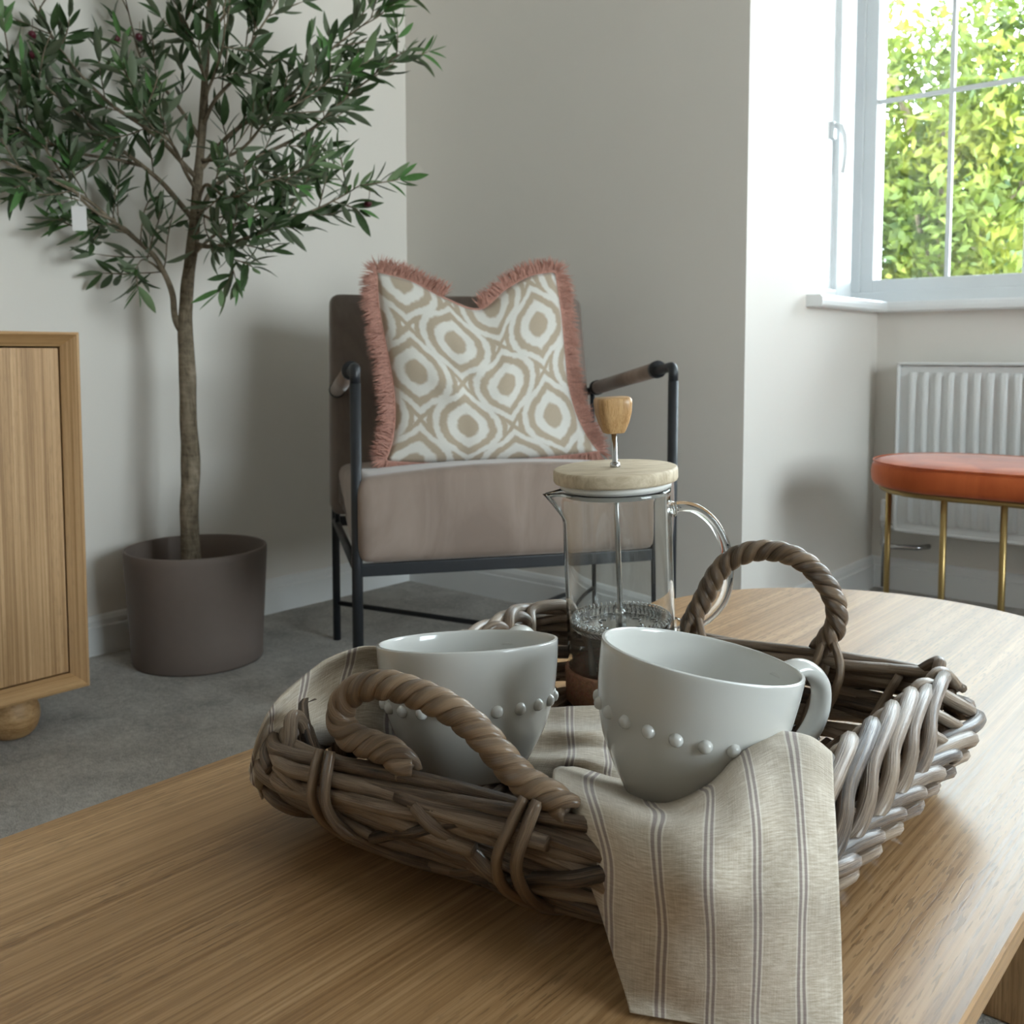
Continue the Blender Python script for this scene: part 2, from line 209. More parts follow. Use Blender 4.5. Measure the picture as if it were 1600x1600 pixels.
# ---------------------------------------------------------------- materials
M = {}
def wall_mat():
    m = NB('wall_paint', .75, .25); v = m.coord('Object'); m.base(m.mix(m.noise(v, 3, 4), (.755, .722, .675), (.785, .752, .705)))
    m.bump(m.noise(v, 260, 3), .12, .001); return m.m
M['wall'] = wall_mat()
M['white'] = plain('white_gloss_paint', (.78, .79, .79), .32, .5, .02)
M['upvc'] = plain('white_plastic', (.80, .83, .85), .28, .5, .02)
M['ceiling'] = plain('ceiling_paint', (.80, .79, .77), .85, .2, .02)
M['radiator'] = plain('radiator_enamel', (.74, .75, .75), .3, .5, .02)
def carpet():
    m = NB('carpet_pile', .95, .1); v = m.coord('Object')
    a = m.noise(v, 420, 3, .7); b = m.noise(v, 9, 4, .6, .6); c = m.noise(v, 90, 3, .65)
    col = m.ramp(m.math('ADD', m.math('MULTIPLY', a, .55), m.math('ADD', m.math('MULTIPLY', b, .3), m.math('MULTIPLY', c, .25))),
                 [(.44, (.23, .215, .195)), (.54, (.43, .405, .37)), (.64, (.66, .63, .58))])
    m.base(col); m.b.inputs['Sheen Weight'].default_value = .3; m.bump(m.math('ADD', a, m.math('MULTIPLY', c, .8)), .9, .006); return m.m
M['carpet'] = carpet()
def oak(name, c0, c1, c2, axis='Y', rough=.42, pores=1., scale=1., loc=(0, 0, 0)):
    """veneer: broad growth figure, fine fibre streaks and short dark pores along one axis"""
    m = NB(name, rough, .5); i = 'XYZ'.index(axis)
    def st(a, b):  # a = along-grain, b = across
        s = [b*scale]*3; s[i] = a*scale; return tuple(s)
    v = m.coord('Object', st(1.1, 7), loc); warp = m.noise(v, 1.0, 2, .5, .3)
    fib = m.noise(m.coord('Object', st(2.2, 380), loc), 1.0, 4, .7)
    med = m.noise(m.coord('Object', st(1.1, 75), loc), 1.0, 3, .6, .15)
    f = m.math('ADD', m.math('MULTIPLY', fib, .52), m.math('ADD', m.math('MULTIPLY', med, .34), m.math('MULTIPLY', warp, .14)))
    col = m.ramp(f, [(.41, c0), (.50, c1), (.585, c2)])
    wv = m.n('VectorMath', operation='ADD'); m.l(m.coord('Object', st(55, 640), loc), wv.inputs[0])
    wn = m.n('TexNoise'); m.l(m.coord('Object', st(6, 12), loc), wn.inputs[0]); wn.inputs['Scale'].default_value = 1.; wn.inputs['Detail'].default_value = 2
    wm = m.n('VectorMath', operation='SCALE'); m.l(wn.outputs['Color'], wm.inputs[0]); wm.inputs['Scale'].default_value = .9; m.l(wm.outputs[0], wv.inputs[1])
    pz = m.noise(wv.outputs[0], 1.0, 1, .5)
    gate = m.mr(m.noise(m.coord('Object', st(.8, 12), (loc[0]+3, loc[1], loc[2])), 1.0, 2, .5), .38, .56, .25, 1)
    pore = m.math('MULTIPLY', m.mr(pz, .59, .62, 0, 1), gate)
    col = m.mix(m.math('MULTIPLY', pore, .45*pores), col, tuple(x*.4 for x in c0)); m.base(col)
    h = m.math('SUBTRACT', m.math('MULTIPLY', fib, .35), m.math('MULTIPLY', pore, .9)); m.bump(h, .2*pores, .0002)
    m.put(m.b.inputs['Roughness'], m.mr(fib, .2, .8, rough-.06, rough+.08))
    return m.m
M['table'] = oak('table_oak', (.26, .138, .056), (.375, .215, .097), (.48, .295, .148), 'Y', .36)
M['oak'] = oak('sideboard_oak', (.30, .165, .066), (.45, .27, .125), (.56, .36, .19), 'Z', .5, .5, .8)
M['oak_h'] = oak('sideboard_oak_across', (.30, .16, .06), (.44, .26, .115), (.52, .33, .16), 'Y', .5, .5, .8)
M['oak_dark'] = oak('oak_edge', (.22, .115, .042), (.33, .185, .075), (.42, .25, .11), 'Z', .5, .5, .8)
M['black'] = plain('black_powder_coat', (.012, .014, .018), .42, .5, .1)
def velvet(name, c, c2, sheen=.7):
    m = NB(name, .85, .15); v = m.coord('Object', (1, 1, .35))
    f = m.noise(v, 11, 4, .6, .8); m.base(m.ramp(f, [(.35, c), (.68, c2)]))
    m.b.inputs['Sheen Weight'].default_value = sheen; m.b.inputs['Sheen Roughness'].default_value = .35
    m.bump(m.noise(m.coord('Object'), 900, 2), .15, .0005); return m.m
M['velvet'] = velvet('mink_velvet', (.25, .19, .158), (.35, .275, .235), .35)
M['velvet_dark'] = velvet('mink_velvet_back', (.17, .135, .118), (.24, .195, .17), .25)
M['orange'] = velvet('rust_velvet', (.42, .085, .024), (.60, .145, .045), .45)
M['brass'] = plain('brushed_brass', (.36, .25, .10), .38, .5, .08, Metallic=.85)
M['planter'] = plain('matt_taupe_plastic', (.165, .13, .112), .62, .35, .04, 60)
M['soil'] = plain('dark_moss_filler', (.05, .04, .03), .95, .1, .4, 60, 1.)
def bark():
    m = NB('bark', .9, .15); v = m.coord('Object', (1, 1, .35)); f = m.noise(v, 38, 5, .65, .8); g = m.noise(m.coord('Object', (1, 1, 3)), 30, 3)
    m.base(m.ramp(m.math('ADD', m.math('MULTIPLY', f, .7), m.math('MULTIPLY', g, .3)), [(.32, (.07, .055, .038)), (.52, (.21, .17, .12)), (.7, (.34, .28, .21))]))
    m.bump(m.math('ADD', f, g), .8, .006); return m.m
M['bark'] = bark()
def leafm(name, a, b, under):
    m = NB(name, .48, .4); g = m.n('NewGeometry'); oi = m.n('ObjectInfo')
    f = m.noise(m.coord('Object'), 14, 2); top = m.mix(f, a, b)
    col = m.mix(g.outputs['Backfacing'], top, under); m.base(col)
    m.b.inputs['Transmission Weight'].default_value = 0
    tr = m.n('BsdfTranslucent'); m.l(col, tr.inputs[0]); mx = m.n('MixShader'); mx.inputs[0].default_value = .15
    m.l(m.b.outputs[0], mx.inputs[1]); m.l(tr.outputs[0], mx.inputs[2]); m.l(mx.outputs[0], m.out.inputs[0]); return m.m
M['leaf'] = leafm('olive_leaf', (.028, .062, .022), (.075, .13, .05), (.15, .19, .12))
M['leaf_tip'] = leafm('olive_leaf_young', (.06, .16, .04), (.12, .26, .08), (.19, .28, .14))
M['olive'] = plain('ripe_olive', (.085, .012, .022), .3, .5, .3, 60)
M['paper'] = plain('white_card', (.75, .75, .76), .6, .3, .02)
M['ceramic'] = plain('white_glazed_stoneware', (.57, .565, .54), .15, .5, .015, 12, Coat_Weight=.35, Coat_Roughness=.05)
M['steel'] = plain('polished_steel', (.55, .55, .55), .2, .5, .03, Metallic=1.)
M['bamboo'] = oak('bamboo_knob', (.36, .19, .075), (.48, .28, .12), (.58, .36, .17), 'Z', .35, .2, 3)
def lidm():
    m = NB('pale_beech', .6, .35); v = m.coord('Object', (30, 4, 8)); f = m.noise(v, 9, 4, .7, .3)
    m.base(m.ramp(f, [(.3, (.42, .33, .22)), (.55, (.60, .50, .365)), (.75, (.70, .61, .47))])); m.bump(m.noise(m.coord('Object', (60, 10, 20)), 9, 3), .3, .001); return m.m
M['beech'] = lidm()
def cork():
    m = NB('cork', .9, .2); v = m.coord('Object'); x = m.n('TexVoronoi'); m.l(v, x.inputs[0]); x.inputs['Scale'].default_value = 420
    f = m.noise(v, 300, 4, .7); m.base(m.mix(f, m.mix(.5, (.16, .07, .04), x.outputs['Color'], 'MULTIPLY'), (.36, .19, .12))); m.bump(f, .6, .001); return m.m
M['cork'] = cork()
M['milky'] = plain('white_silicone', (.72, .71, .68), .45, .5, .02)
def glass(name, c=(1, 1, 1)):
    m = bpy.data.materials.new(name); m.use_nodes = True; t = m.node_tree; t.nodes.clear()
    g = t.nodes.new('ShaderNodeBsdfGlass'); g.inputs['IOR'].default_value = 1.46; g.inputs['Roughness'].default_value = 0; g.inputs[0].default_value = (*c, 1)
    o = t.nodes.new('ShaderNodeOutputMaterial'); t.links.new(g.outputs[0], o.inputs[0]); return m
M['glass'] = glass('borosilicate_glass', (.985, .99, .985))
def pane():
    m = bpy.data.materials.new('window_glass'); m.use_nodes = True; t = m.node_tree; t.nodes.clear()
    tr = t.nodes.new('ShaderNodeBsdfTransparent'); tr.inputs[0].default_value = (.93, .96, .95, 1)
    gl = t.nodes.new('ShaderNodeBsdfGlossy'); gl.inputs['Roughness'].default_value = .02; fr = t.nodes.new('ShaderNodeFresnel'); fr.inputs[0].default_value = 1.5
    mx = t.nodes.new('ShaderNodeMixShader'); o = t.nodes.new('ShaderNodeOutputMaterial')
    t.links.new(fr.outputs[0], mx.inputs[0]); t.links.new(tr.outputs[0], mx.inputs[1]); t.links.new(gl.outputs[0], mx.inputs[2]); t.links.new(mx.outputs[0], o.inputs[0]); return m
M['pane'] = pane()
def canem(name, c0, c1, c2, rough=.5, strips=1.):
    m = NB(name, rough, .5); uv = m.n('UVMap'); mp = m.n('Mapping'); m.l(uv.outputs[0], mp.inputs[0]); mp.inputs['Scale'].default_value = (14, 5, 1)
    oi = m.n('ObjectInfo'); add = m.n('VectorMath', operation='ADD'); m.l(mp.outputs[0], add.inputs[0])
    cmb = m.n('CombineXYZ'); m.put(cmb.inputs[2], m.math('MULTIPLY', oi.outputs['Random'], 40)); m.l(cmb.outputs[0], add.inputs[1])
    f = m.noise(add.outputs[0], 1.6, 5, .65, .4); mp2 = m.n('Mapping'); m.l(add.outputs[0], mp2.inputs[0]); mp2.inputs['Scale'].default_value = (.5, 7, 1)
    g = m.noise(mp2.outputs[0], 2.2, 3, .6); k = m.math('ADD', m.math('MULTIPLY', f, .6), m.math('MULTIPLY', g, .4*strips))
    k = m.math('ADD', k, m.math('MULTIPLY', m.math('SUBTRACT', oi.outputs['Random'], .5), .24))
    m.base(m.ramp(k, [(.34, c0), (.47, c1), (.66, c2)])); m.bump(m.math('ADD', g, f), .8, .0014)
    m.b.inputs['Coat Weight'].default_value = .4; m.b.inputs['Coat Roughness'].default_value = .25
    return m.m
M['cane'] = canem('weathered_rattan', (.030, .017, .009), (.16, .10, .060), (.36, .265, .185), .42)
M['wrap'] = canem('split_rattan_wrap', (.10, .058, .030), (.22, .138, .078), (.31, .205, .125), .34)
def linen():
    m = NB('striped_linen', .92, .1); uv = m.n('UVMap'); s = m.sep(uv.outputs[0])
    d = m.math('ABSOLUTE', m.math('SUBTRACT', m.math('FRACT', m.math('ADD', s[0], .5)), .5))      # 0 on the middle of a stripe pair
    band = m.math('MULTIPLY', m.mr(d, .022, .034, 0, 1), m.mr(d, .082, .094, 1, 0))
    white = m.math('ADD', m.math('MULTIPLY', m.mr(d, .088, .1, 0, 1), m.mr(d, .118, .13, 1, 0)), m.mr(d, .018, .026, 1, 0))
    mp = m.n('Mapping'); m.l(uv.outputs[0], mp.inputs[0]); mp.inputs['Scale'].default_value = (3, 1000, 1)
    slub = m.noise(mp.outputs[0], 1.0, 3, .7)
    mp2 = m.n('Mapping'); m.l(uv.outputs[0], mp2.inputs[0]); mp2.inputs['Scale'].default_value = (48, 40, 1); warp = m.noise(mp2.outputs[0], 1.0, 2, .6)
    fine = m.noise(m.coord('Object'), 1500, 2)
    g = m.math('ADD', m.math('MULTIPLY', slub, .75), m.math('MULTIPLY', warp, .25))
    col = m.ramp(g, [(.36, (.40, .33, .25)), (.50, (.53, .455, .365)), (.66, (.70, .635, .55))])
    col = m.mix(m.math('MULTIPLY', white, .55), col, (.74, .70, .63)); col = m.mix(m.math('MULTIPLY', band, .85), col, m.mix(slub, (.20, .15, .145), (.32, .26, .25)))
    m.base(col); m.bump(m.math('ADD', g, m.math('MULTIPLY', fine, .6)), .35, .0008); m.b.inputs['Sheen Weight'].default_value = .25; return m.m
M['linen'] = linen()
def ikat():
    m = NB('ikat_cotton', .9, .1); uv = m.n('UVMap'); mp = m.n('Mapping'); m.l(uv.outputs[0], mp.inputs[0])
    wob = m.n('TexNoise'); m.l(uv.outputs[0], wob.inputs[0]); wob.inputs['Scale'].default_value = 60; wob.inputs['Detail'].default_value = 3
    s = m.sep(mp.outputs[0]); CW, CH = .240, .245
    X = m.math('DIVIDE', s[0], CW); Y = m.math('DIVIDE', s[1], CH)
    def lat(ox, oy):
        a = m.math('SUBTRACT', m.math('FRACT', m.math('ADD', X, ox)), .5); b = m.math('SUBTRACT', m.math('FRACT', m.math('ADD', Y, oy)), .5)
        aa = m.math('ABSOLUTE', a); bb = m.math('ABSOLUTE', b)
        # ogee: round at the waist, drawn to a point above and below
        r = m.math('SQRT', m.math('ADD', m.math('MULTIPLY', a, a), m.math('MULTIPLY', m.math('MULTIPLY', b, b), 1.15)))
        pt = m.math('MULTIPLY', m.math('MAXIMUM', m.math('SUBTRACT', .13, aa), 0.), m.math('MULTIPLY', bb, -1.9))
        return m.math('ADD', r, pt), aa, bb
    r1, a1, b1 = lat(.75, .01); r2, a2, b2 = lat(.25, .51)
    r = m.math('MINIMUM', r1, r2)
    r = m.math('ADD', r, m.math('MULTIPLY', m.math('SUBTRACT', wob.outputs[0], .5), .05))
    R_ = m.math('MAXIMUM', r1, r2)
    beige = m.ramp(r, [(0, (1, 1, 1)), (.105, (1, 1, 1)), (.130, (0, 0, 0)), (.215, (0, 0, 0)), (.238, (1, 1, 1)), (.30, (1, 1, 1)), (.32, (0, 0, 0)), (.37, (0, 0, 0)), (.388, (1, 1, 1)), (.432, (1, 1, 1)), (.445, (0, 0, 0)), (.462, (0, 0, 0)), (.474, (1, 1, 1))])
    thread = m.noise(m.coord('UV', (900, 160, 1)), 1, 2)
    white = m.mix(thread, (.66, .645, .60), (.78, .765, .72)); be = m.mix(thread, (.42, .345, .26), (.50, .42, .325))
    m.base(m.mix(beige, white, be)); m.bump(thread, .3, .0006); m.b.inputs['Sheen Weight'].default_value = .2; return m.m
M['ikat'] = ikat()
M['fringe'] = plain('dusty_pink_fringe', (.46, .24, .19), .85, .2, .5, 260, Sheen_Weight=.4)
M['outside_ground'] = plain('neutral_bounce_ground', (.24, .225, .20), .9, .2, .2, 3)  # pale neutral tone chosen for the light it bounces indoors
M['brick'] = plain('pale_render', (.5, .42, .34), .8, .2, .1)
def fol(name, a, b, c):
    m = NB(name, .6, .3); v = m.coord('Object'); col = m.ramp(m.noise(v, 1.3, 4, .7), [(.35, a), (.5, b), (.65, c)]); m.base(col)
    tr = m.n('BsdfTranslucent'); m.l(col, tr.inputs[0]); mx = m.n('MixShader'); mx.inputs[0].default_value = .4
    m.l(m.b.outputs[0], mx.inputs[1]); m.l(tr.outputs[0], mx.inputs[2]); m.l(mx.outputs[0], m.out.inputs[0]); return m.m
M['fol1'] = fol('sunlit_foliage', (.025, .045, .008), (.085, .115, .014), (.21, .22, .035))
M['fol2'] = fol('blue_green_foliage', (.02, .05, .022), (.06, .11, .04), (.12, .17, .06))
# ---------------------------------------------------------------- the room shell
XL, YG, XB, YB = -2.223, 2.12, -1.084, 2.969      # left wall, far wall, bay side, bay front
XR, YR, ZC, XB2 = 2.6, -2.6, 2.4, 1.0
SZ, HZ = .857, 2.12                                # sill top, window head
def st(*a, **k): return box(*a, kind='structure', **k)
st('floor', XL-.15, XR+.15, YR-.15, YB+.3, -.1, 0, M['carpet'])
st('ceiling', XL-.15, XR+.15, YR-.15, YB+.3, ZC, ZC+.12, M['ceiling'])
st('wall_left', XL-.15, XL, YR-.15, YG+.12, 0, ZC, M['wall'])
st('wall_far', XL, XB-.2, YG, YG+.12, 0, ZC, M['wall'])
st('wall_far_right', XB2+.2, XR, YG, YG+.12, 0, ZC, M['wall'])

def multi(name, boxes, mat):
    b = MB()
    for q in boxes:
        me = box_me(*q); b.add([v.co for v in me.vertices], [tuple(p.vertices) for p in me.polygons])
    o = obj(name, b.me(), mat); o['kind'] = 'structure'; return o
multi('wall_right', [(XR, XR+.15, YR-.15, .45, 0, ZC), (XR, XR+.15, 1.95, YG+.12, 0, ZC), (XR, XR+.15, .45, 1.95, 0, .6), (XR, XR+.15, .45, 1.95, 2.1, ZC)], M['wall'])  # opening cut for the added window, out of view
SY0 = 2.575   # where the side opening of the bay starts
multi('wall_bay_left', [(XB-.2, XB, YG, SY0, 0, ZC), (XB-.2, XB, SY0, YB+.26, 0, SZ-.03), (XB-.2, XB, SY0, YB+.26, HZ, ZC)], M['wall'])
multi('wall_bay_right', [(XB2, XB2+.2, YG, YB+.26, 0, ZC)], M['wall'])
multi('wall_bay_front', [(XB, XB2, YB, YB+.26, 0, SZ-.03), (XB, XB2, YB, YB+.26, HZ, ZC)], M['wall'])
st('wall_rear', XL, XR, YR-.15, YR, 0, ZC, M['wall'])
# skirting boards: a plinth with a stepped moulding on top
def skirt(name, p, q, nrm, h=.093):
    P, Q, N = V(p), V(q), V(nrm); prof = [(0, 0), (.016, 0), (.016, h-.026), (.0125, h-.024), (.0125, h-.012), (.008, h-.003), (.004, h), (0, h)]
    v = []; f = []; n = len(prof)
    for b in (P, Q):
        for d, z in prof: v.append(b+N*d+V((0, 0, z)))
    for k in range(n-1): f.append((k, k+1, n+k+1, n+k))
    f += [tuple(range(n)), tuple(range(n, 2*n))]
    o = obj(name, mesh(v, f), M['white']); o['kind'] = 'structure'; bm = bmesh.new(); bm.from_mesh(o.data); bmesh.ops.recalc_face_normals(bm, faces=bm.faces); bm.to_mesh(o.data); bm.free()
skirt('baseboard_left', (XL, YR, 0), (XL, YG, 0), (1, 0, 0))
skirt('baseboard_far', (XL, YG, 0), (XB, YG, 0), (0, -1, 0))
skirt('baseboard_bay_left', (XB, YG-.016, 0), (XB, YB, 0), (1, 0, 0))
skirt('baseboard_bay_front', (XB, YB, 0), (XB2, YB, 0), (0, -1, 0))
# window board: one L-shaped bullnosed board
def sill():
    b = MB(); z0, z1 = SZ-.031, SZ
    def nosed(p, q, n, depth_out, back):
        P, Q, N = V(p), V(q), V(n); prof = [(-back, z0), (depth_out-.006, z0), (depth_out-.001, z0+.005), (depth_out, (z0+z1)/2), (depth_out-.001, z1-.005), (depth_out-.006, z1), (-back, z1)]
        v = []; k = len(prof)
        for e in (P, Q):
            for d, z in prof: v.append(e+N*d+V((0, 0, z)))
        f = [(i, (i+1) % k, k+(i+1) % k, k+i) for i in range(k)]+[tuple(reversed(range(k))), tuple(range(k, 2*k))]
        b.add(v, f)
    nosed((XB, 2.455, 0), (XB, YB-.035, 0), (1, 0, 0), .045, 0.)
    nosed((XB, SY0, 0), (XB, YB+.12, 0), (1, 0, 0), .0, .13)
    nosed((XB+.005, YB, 0), (XB2-.005, YB, 0), (0, -1, 0), .045, .13)
    nosed((XB2, 2.455, 0), (XB2, YB-.035, 0), (-1, 0, 0), .045, 0.)
    o = obj('trim_1', b.me(), M['white']); o['kind'] = 'structure'; bm = bmesh.new(); bm.from_mesh(o.data); bmesh.ops.recalc_face_normals(bm, faces=bm.faces); bm.to_mesh(o.data); bm.free()
sill()
# ---------------------------------------------------------------- windows
YW = 3.08
def casement(root, x0, x1, z0, z1, y, bars_x, bars_z, fr=.038, axis='x', sash=True):
    """a sash in the plane y=const (axis x) or x=const (axis y); the frame pieces are mitred boards"""
    def B(n, a0, a1, d0, d1, c0, c1, mat, bev=.004):
        if axis == 'x': return box(n, a0, a1, y+d0, y+d1, c0, c1, mat, root, bev, 2)
        return box(n, y+d0, y+d1, a0, a1, c0, c1, mat, root, bev, 2)
    s = 1 if axis == 'x' else -1
    lo, hi = (-.022, .05) if axis == 'x' else (-.05, .022)
    for a0, a1, c0, c1 in ((x0, x0+fr, z0, z1), (x1-fr, x1, z0, z1), (x0+fr, x1-fr, z0, z0+fr), (x0+fr, x1-fr, z1-fr, z1)):
        B('sash_rail', a0, a1, lo, hi, c0, c1, M['upvc'])
    for bx in bars_x: B('glazing_bar', bx-.0065, bx+.0065, -.004, .012, z0+fr, z1-fr, M['upvc'], .003)
    for bz in bars_z: B('glazing_bar', x0+fr, x1-fr, -.0035, .0115, bz-.0065, bz+.0065, M['upvc'], .003)
    B('pane', x0+fr, x1-fr, .018, .022, z0+fr, z1-fr, M['pane'], 0)
w1 = empty('window_1', (0, 0, 0)); w1['kind'] = 'structure'
for q in ((-1.206, XB2+.12, .862-.01, .894), (-1.206, XB2+.12, HZ-.02, HZ+.02)): box('frame', q[0], q[1], YW-.03, YW+.06, q[2], q[3], M['upvc'], w1, .004)
xs = [-1.173+.68*i for i in range(4)]
for i, x in enumerate(xs):
    x1 = x+.68-.033
    if x1 > XB2+.2: break
    casement(w1, x, x1, .894, HZ-.02, YW, [x+.25, x+.25+.212] if i == 0 else [x+.25, x+.25+.17], [1.475, 1.475+.42], .038)
    box('frame', x-.033, x, YW-.03, YW+.06, .894, HZ-.02, M['upvc'], w1, .004)
box('corner_post', -1.285, -1.206, 2.96, YW+.07, .852, HZ, M['upvc'], w1, .01)
w2 = empty('window_2', (0, 0, 0)); w2['kind'] = 'structure'
box('frame', -1.235, -1.165, SY0, SY0+.035, SZ, HZ, M['upvc'], w2, .004); box('frame', -1.235, -1.165, 2.85, 2.96, SZ, HZ, M['upvc'], w2, .004)
box('frame', -1.235, -1.165, SY0+.035, 2.85, SZ, SZ+.035, M['upvc'], w2, .004); box('frame', -1.235, -1.165, SY0+.035, 2.85, HZ-.035, HZ, M['upvc'], w2, .004)
casement(w2, SY0+.035, 2.85, SZ+.035, HZ-.035, -1.20, [2.7], [1.475, 1.895], .05, 'y')
hd = obj('window_handle', box_me(-1.178, -1.166, 2.808, 2.832, 1.325, 1.375, .004), M['upvc'], w2, smooth=False)
tube('lever', [(-1.172, 2.82, 1.365), (-1.15, 2.82, 1.358), (-1.138, 2.82, 1.33), (-1.135, 2.82, 1.28), (-1.142, 2.818, 1.225)], [.008, .009, .008, .007, .006], M['upvc'], hd, 8)
w3 = empty('added_window', (0, 0, 0)); w3['kind'] = 'structure'  # out-of-view window, added to brighten the left wall
casement(w3, .45, 1.95, .6, 2.1, XR+.08, [1.2], [1.5], .05, 'y')
# ---------------------------------------------------------------- outside
st('unseen_ground', -25, 25, YB+.5, 40, -.45, -.35, M['outside_ground'])  # unseen ground, made pale so it bounces neutral light into the room
def outside_tree(x, y, h, r, mat, label, seed, n=17000, sz=.065):
    rs = np.random.RandomState(seed); t = empty('garden_tree', (x, y, -.35)); tag(t, label, 'tree', 'trees seen through the window')
    tube('trunk', catmull([(0, 0, 0), (.08, .05, h*.25), (-.05, 0, h*.5), (.06, 0, h*.8)], 6), list(np.linspace(.17, .05, 19)), M['bark'], t, 8)
    cl = rs.normal(0, 1, (70, 3)); cl /= np.linalg.norm(cl, axis=1)[:, None]; cl *= (rs.rand(70, 1)**.4); cl = cl*np.array([r, r, h*.5])+np.array([0, 0, h*.52])
    for k in range(10): 
        c = cl[k*7]; tube('bough', catmull([(0, 0, max(.4, c[2]*.55)), (c[0]*.5, c[1]*.5, c[2]*.85), tuple(c)], 5), list(np.linspace(.06, .012, 11)), M['bark'], t, 6)
    ci = rs.randint(0, 70, n); p = cl[ci]+rs.normal(0, 1, (n, 3))*r*.17
    u = rs.normal(0, 1, (n, 3)); u /= np.linalg.norm(u, axis=1)[:, None]; w_ = np.cross(u, rs.normal(0, 1, (n, 3))); w_ /= np.linalg.norm(w_, axis=1)[:, None]
    s = sz*(.4+rs.rand(n, 1)*.7); q = np.stack([p-u*s, p+w_*s*.45, p+u*s, p-w_*s*.45], 1).reshape(-1, 3)
    me = bpy.data.meshes.new('mesh'); me.from_pydata(q.tolist(), [], np.arange(4*n).reshape(-1, 4).tolist()); me.update()
    f = obj('foliage', me, mat, t); f['kind'] = 'stuff'
outside_tree(-5.0, 8.6, 4.7, 1.15, M['fol1'], 'bright yellow-green tree filling the left half of the window', 1)
outside_tree(-2.6, 8.4, 3.9, 1.1, M['fol1'], 'sunlit green tree behind the window, right of the first mullion', 2)
outside_tree(-7.2, 13.5, 4.8, 2.1, M['fol2'], 'blue-green tree far behind, low at the left of the window', 3, 16000, .12)
outside_tree(-2.8, 13.0, 4.2, 1.9, M['fol2'], 'dark bushy tree far behind at the right edge of the window', 4, 16000, .12)
# ---------------------------------------------------------------- radiator
rad = empty('radiator', (-.99, 2.88, .19)); tag(rad, 'white ribbed panel radiator on the wall under the window', 'radiator')
def radiator():
    L, Hh = 1.5, .49; pitch = .0345; pts = []; x = .03
    v = []; f = []
    prof = []   # (x, depth) corrugation of the pressed front sheet
    x = .034
    while x < L-.05:
        prof += [(x, 0), (x+.003, .011), (x+.014, .011), (x+.018, 0), (x+.021, -.001)]; x += pitch
    zs = [(.028, 0), (.040, 1), (Hh-.040, 1), (Hh-.028, 0)]
    for z, k in zs:
        for px, d in prof: v.append((px, .001-d*k, z))
    n = len(prof)
    for j in range(3):
        for i in range(n-1): f.append((j*n+i, j*n+i+1, (j+1)*n+i+1, (j+1)*n+i))
    o = obj('ribbed_sheet', mesh(v, f), M['radiator'], rad, smooth=True)
    fr = MB()
    def bx(*a, bev=.003):
        me = box_me(*a, bev, 2); fr.add([q.co for q in me.vertices], [tuple(p.vertices) for p in me.polygons])
    bx(0, L, .004, .022, 0, Hh, bev=.003)          # body of the front panel behind the sheet
    o2 = obj('front_panel', fr.me(), M['radiator'], rad)
    rim = MB()
    for a in ((0, L, -.008, .004, Hh-.008, Hh), (0, L, -.008, .004, 0, .008), (0, .008, -.008, .004, 0, Hh), (L-.008, L, -.008, .004, 0, Hh)):
        me = box_me(*a, .002, 1); rim.add([q.co for q in me.vertices], [tuple(p.vertices) for p in me.polygons])
    obj('rolled_edge', rim.me(), M['radiator'], rad)
    g = MB(); x = .01
    while x < L-.01:
        me = box_me(x, x+.006, .004, .064, Hh-.012, Hh-.004, 0); g.add([q.co for q in me.vertices], [tuple(p.vertices) for p in me.polygons]); x += .014
    obj('top_grille', g.me(), M['radiator'], rad)
    obj('back_panel', box_me(.01, L-.01, .055, .07, .01, Hh-.01, .003), M['radiator'], rad)
    va = lathe('valve_cap', smooth_prof([(0, .075), (.009, .075), (.0125, .07), (.0125, .03), (.014, .026), (.014, .012), (.010, .010), (.010, 0)], 3), M['white'], rad, 20); va.location = (-.035, .03, .01)
    lathe('valve_body', [(0, .012), (.013, .012), (.013, -.006), (.009, -.01), (.009, -.045), (.0125, -.047), (.0125, -.06), (.0075, -.064), (.0075, -.185), (0, -.185)], M['steel'], rad, 20).location = (-.035, .03, .01)
    tube('tail_pipe', [(-.035, .03, .005), (.012, .03, .005)], .009, M['steel'], rad, 12)
    tube('copper_tail', [(-.035, .03, -.05), (.0, .03, -.052), (.06, .045, -.05), (.075, .085, -.05)], .0075, M['steel'], rad, 10)
radiator()
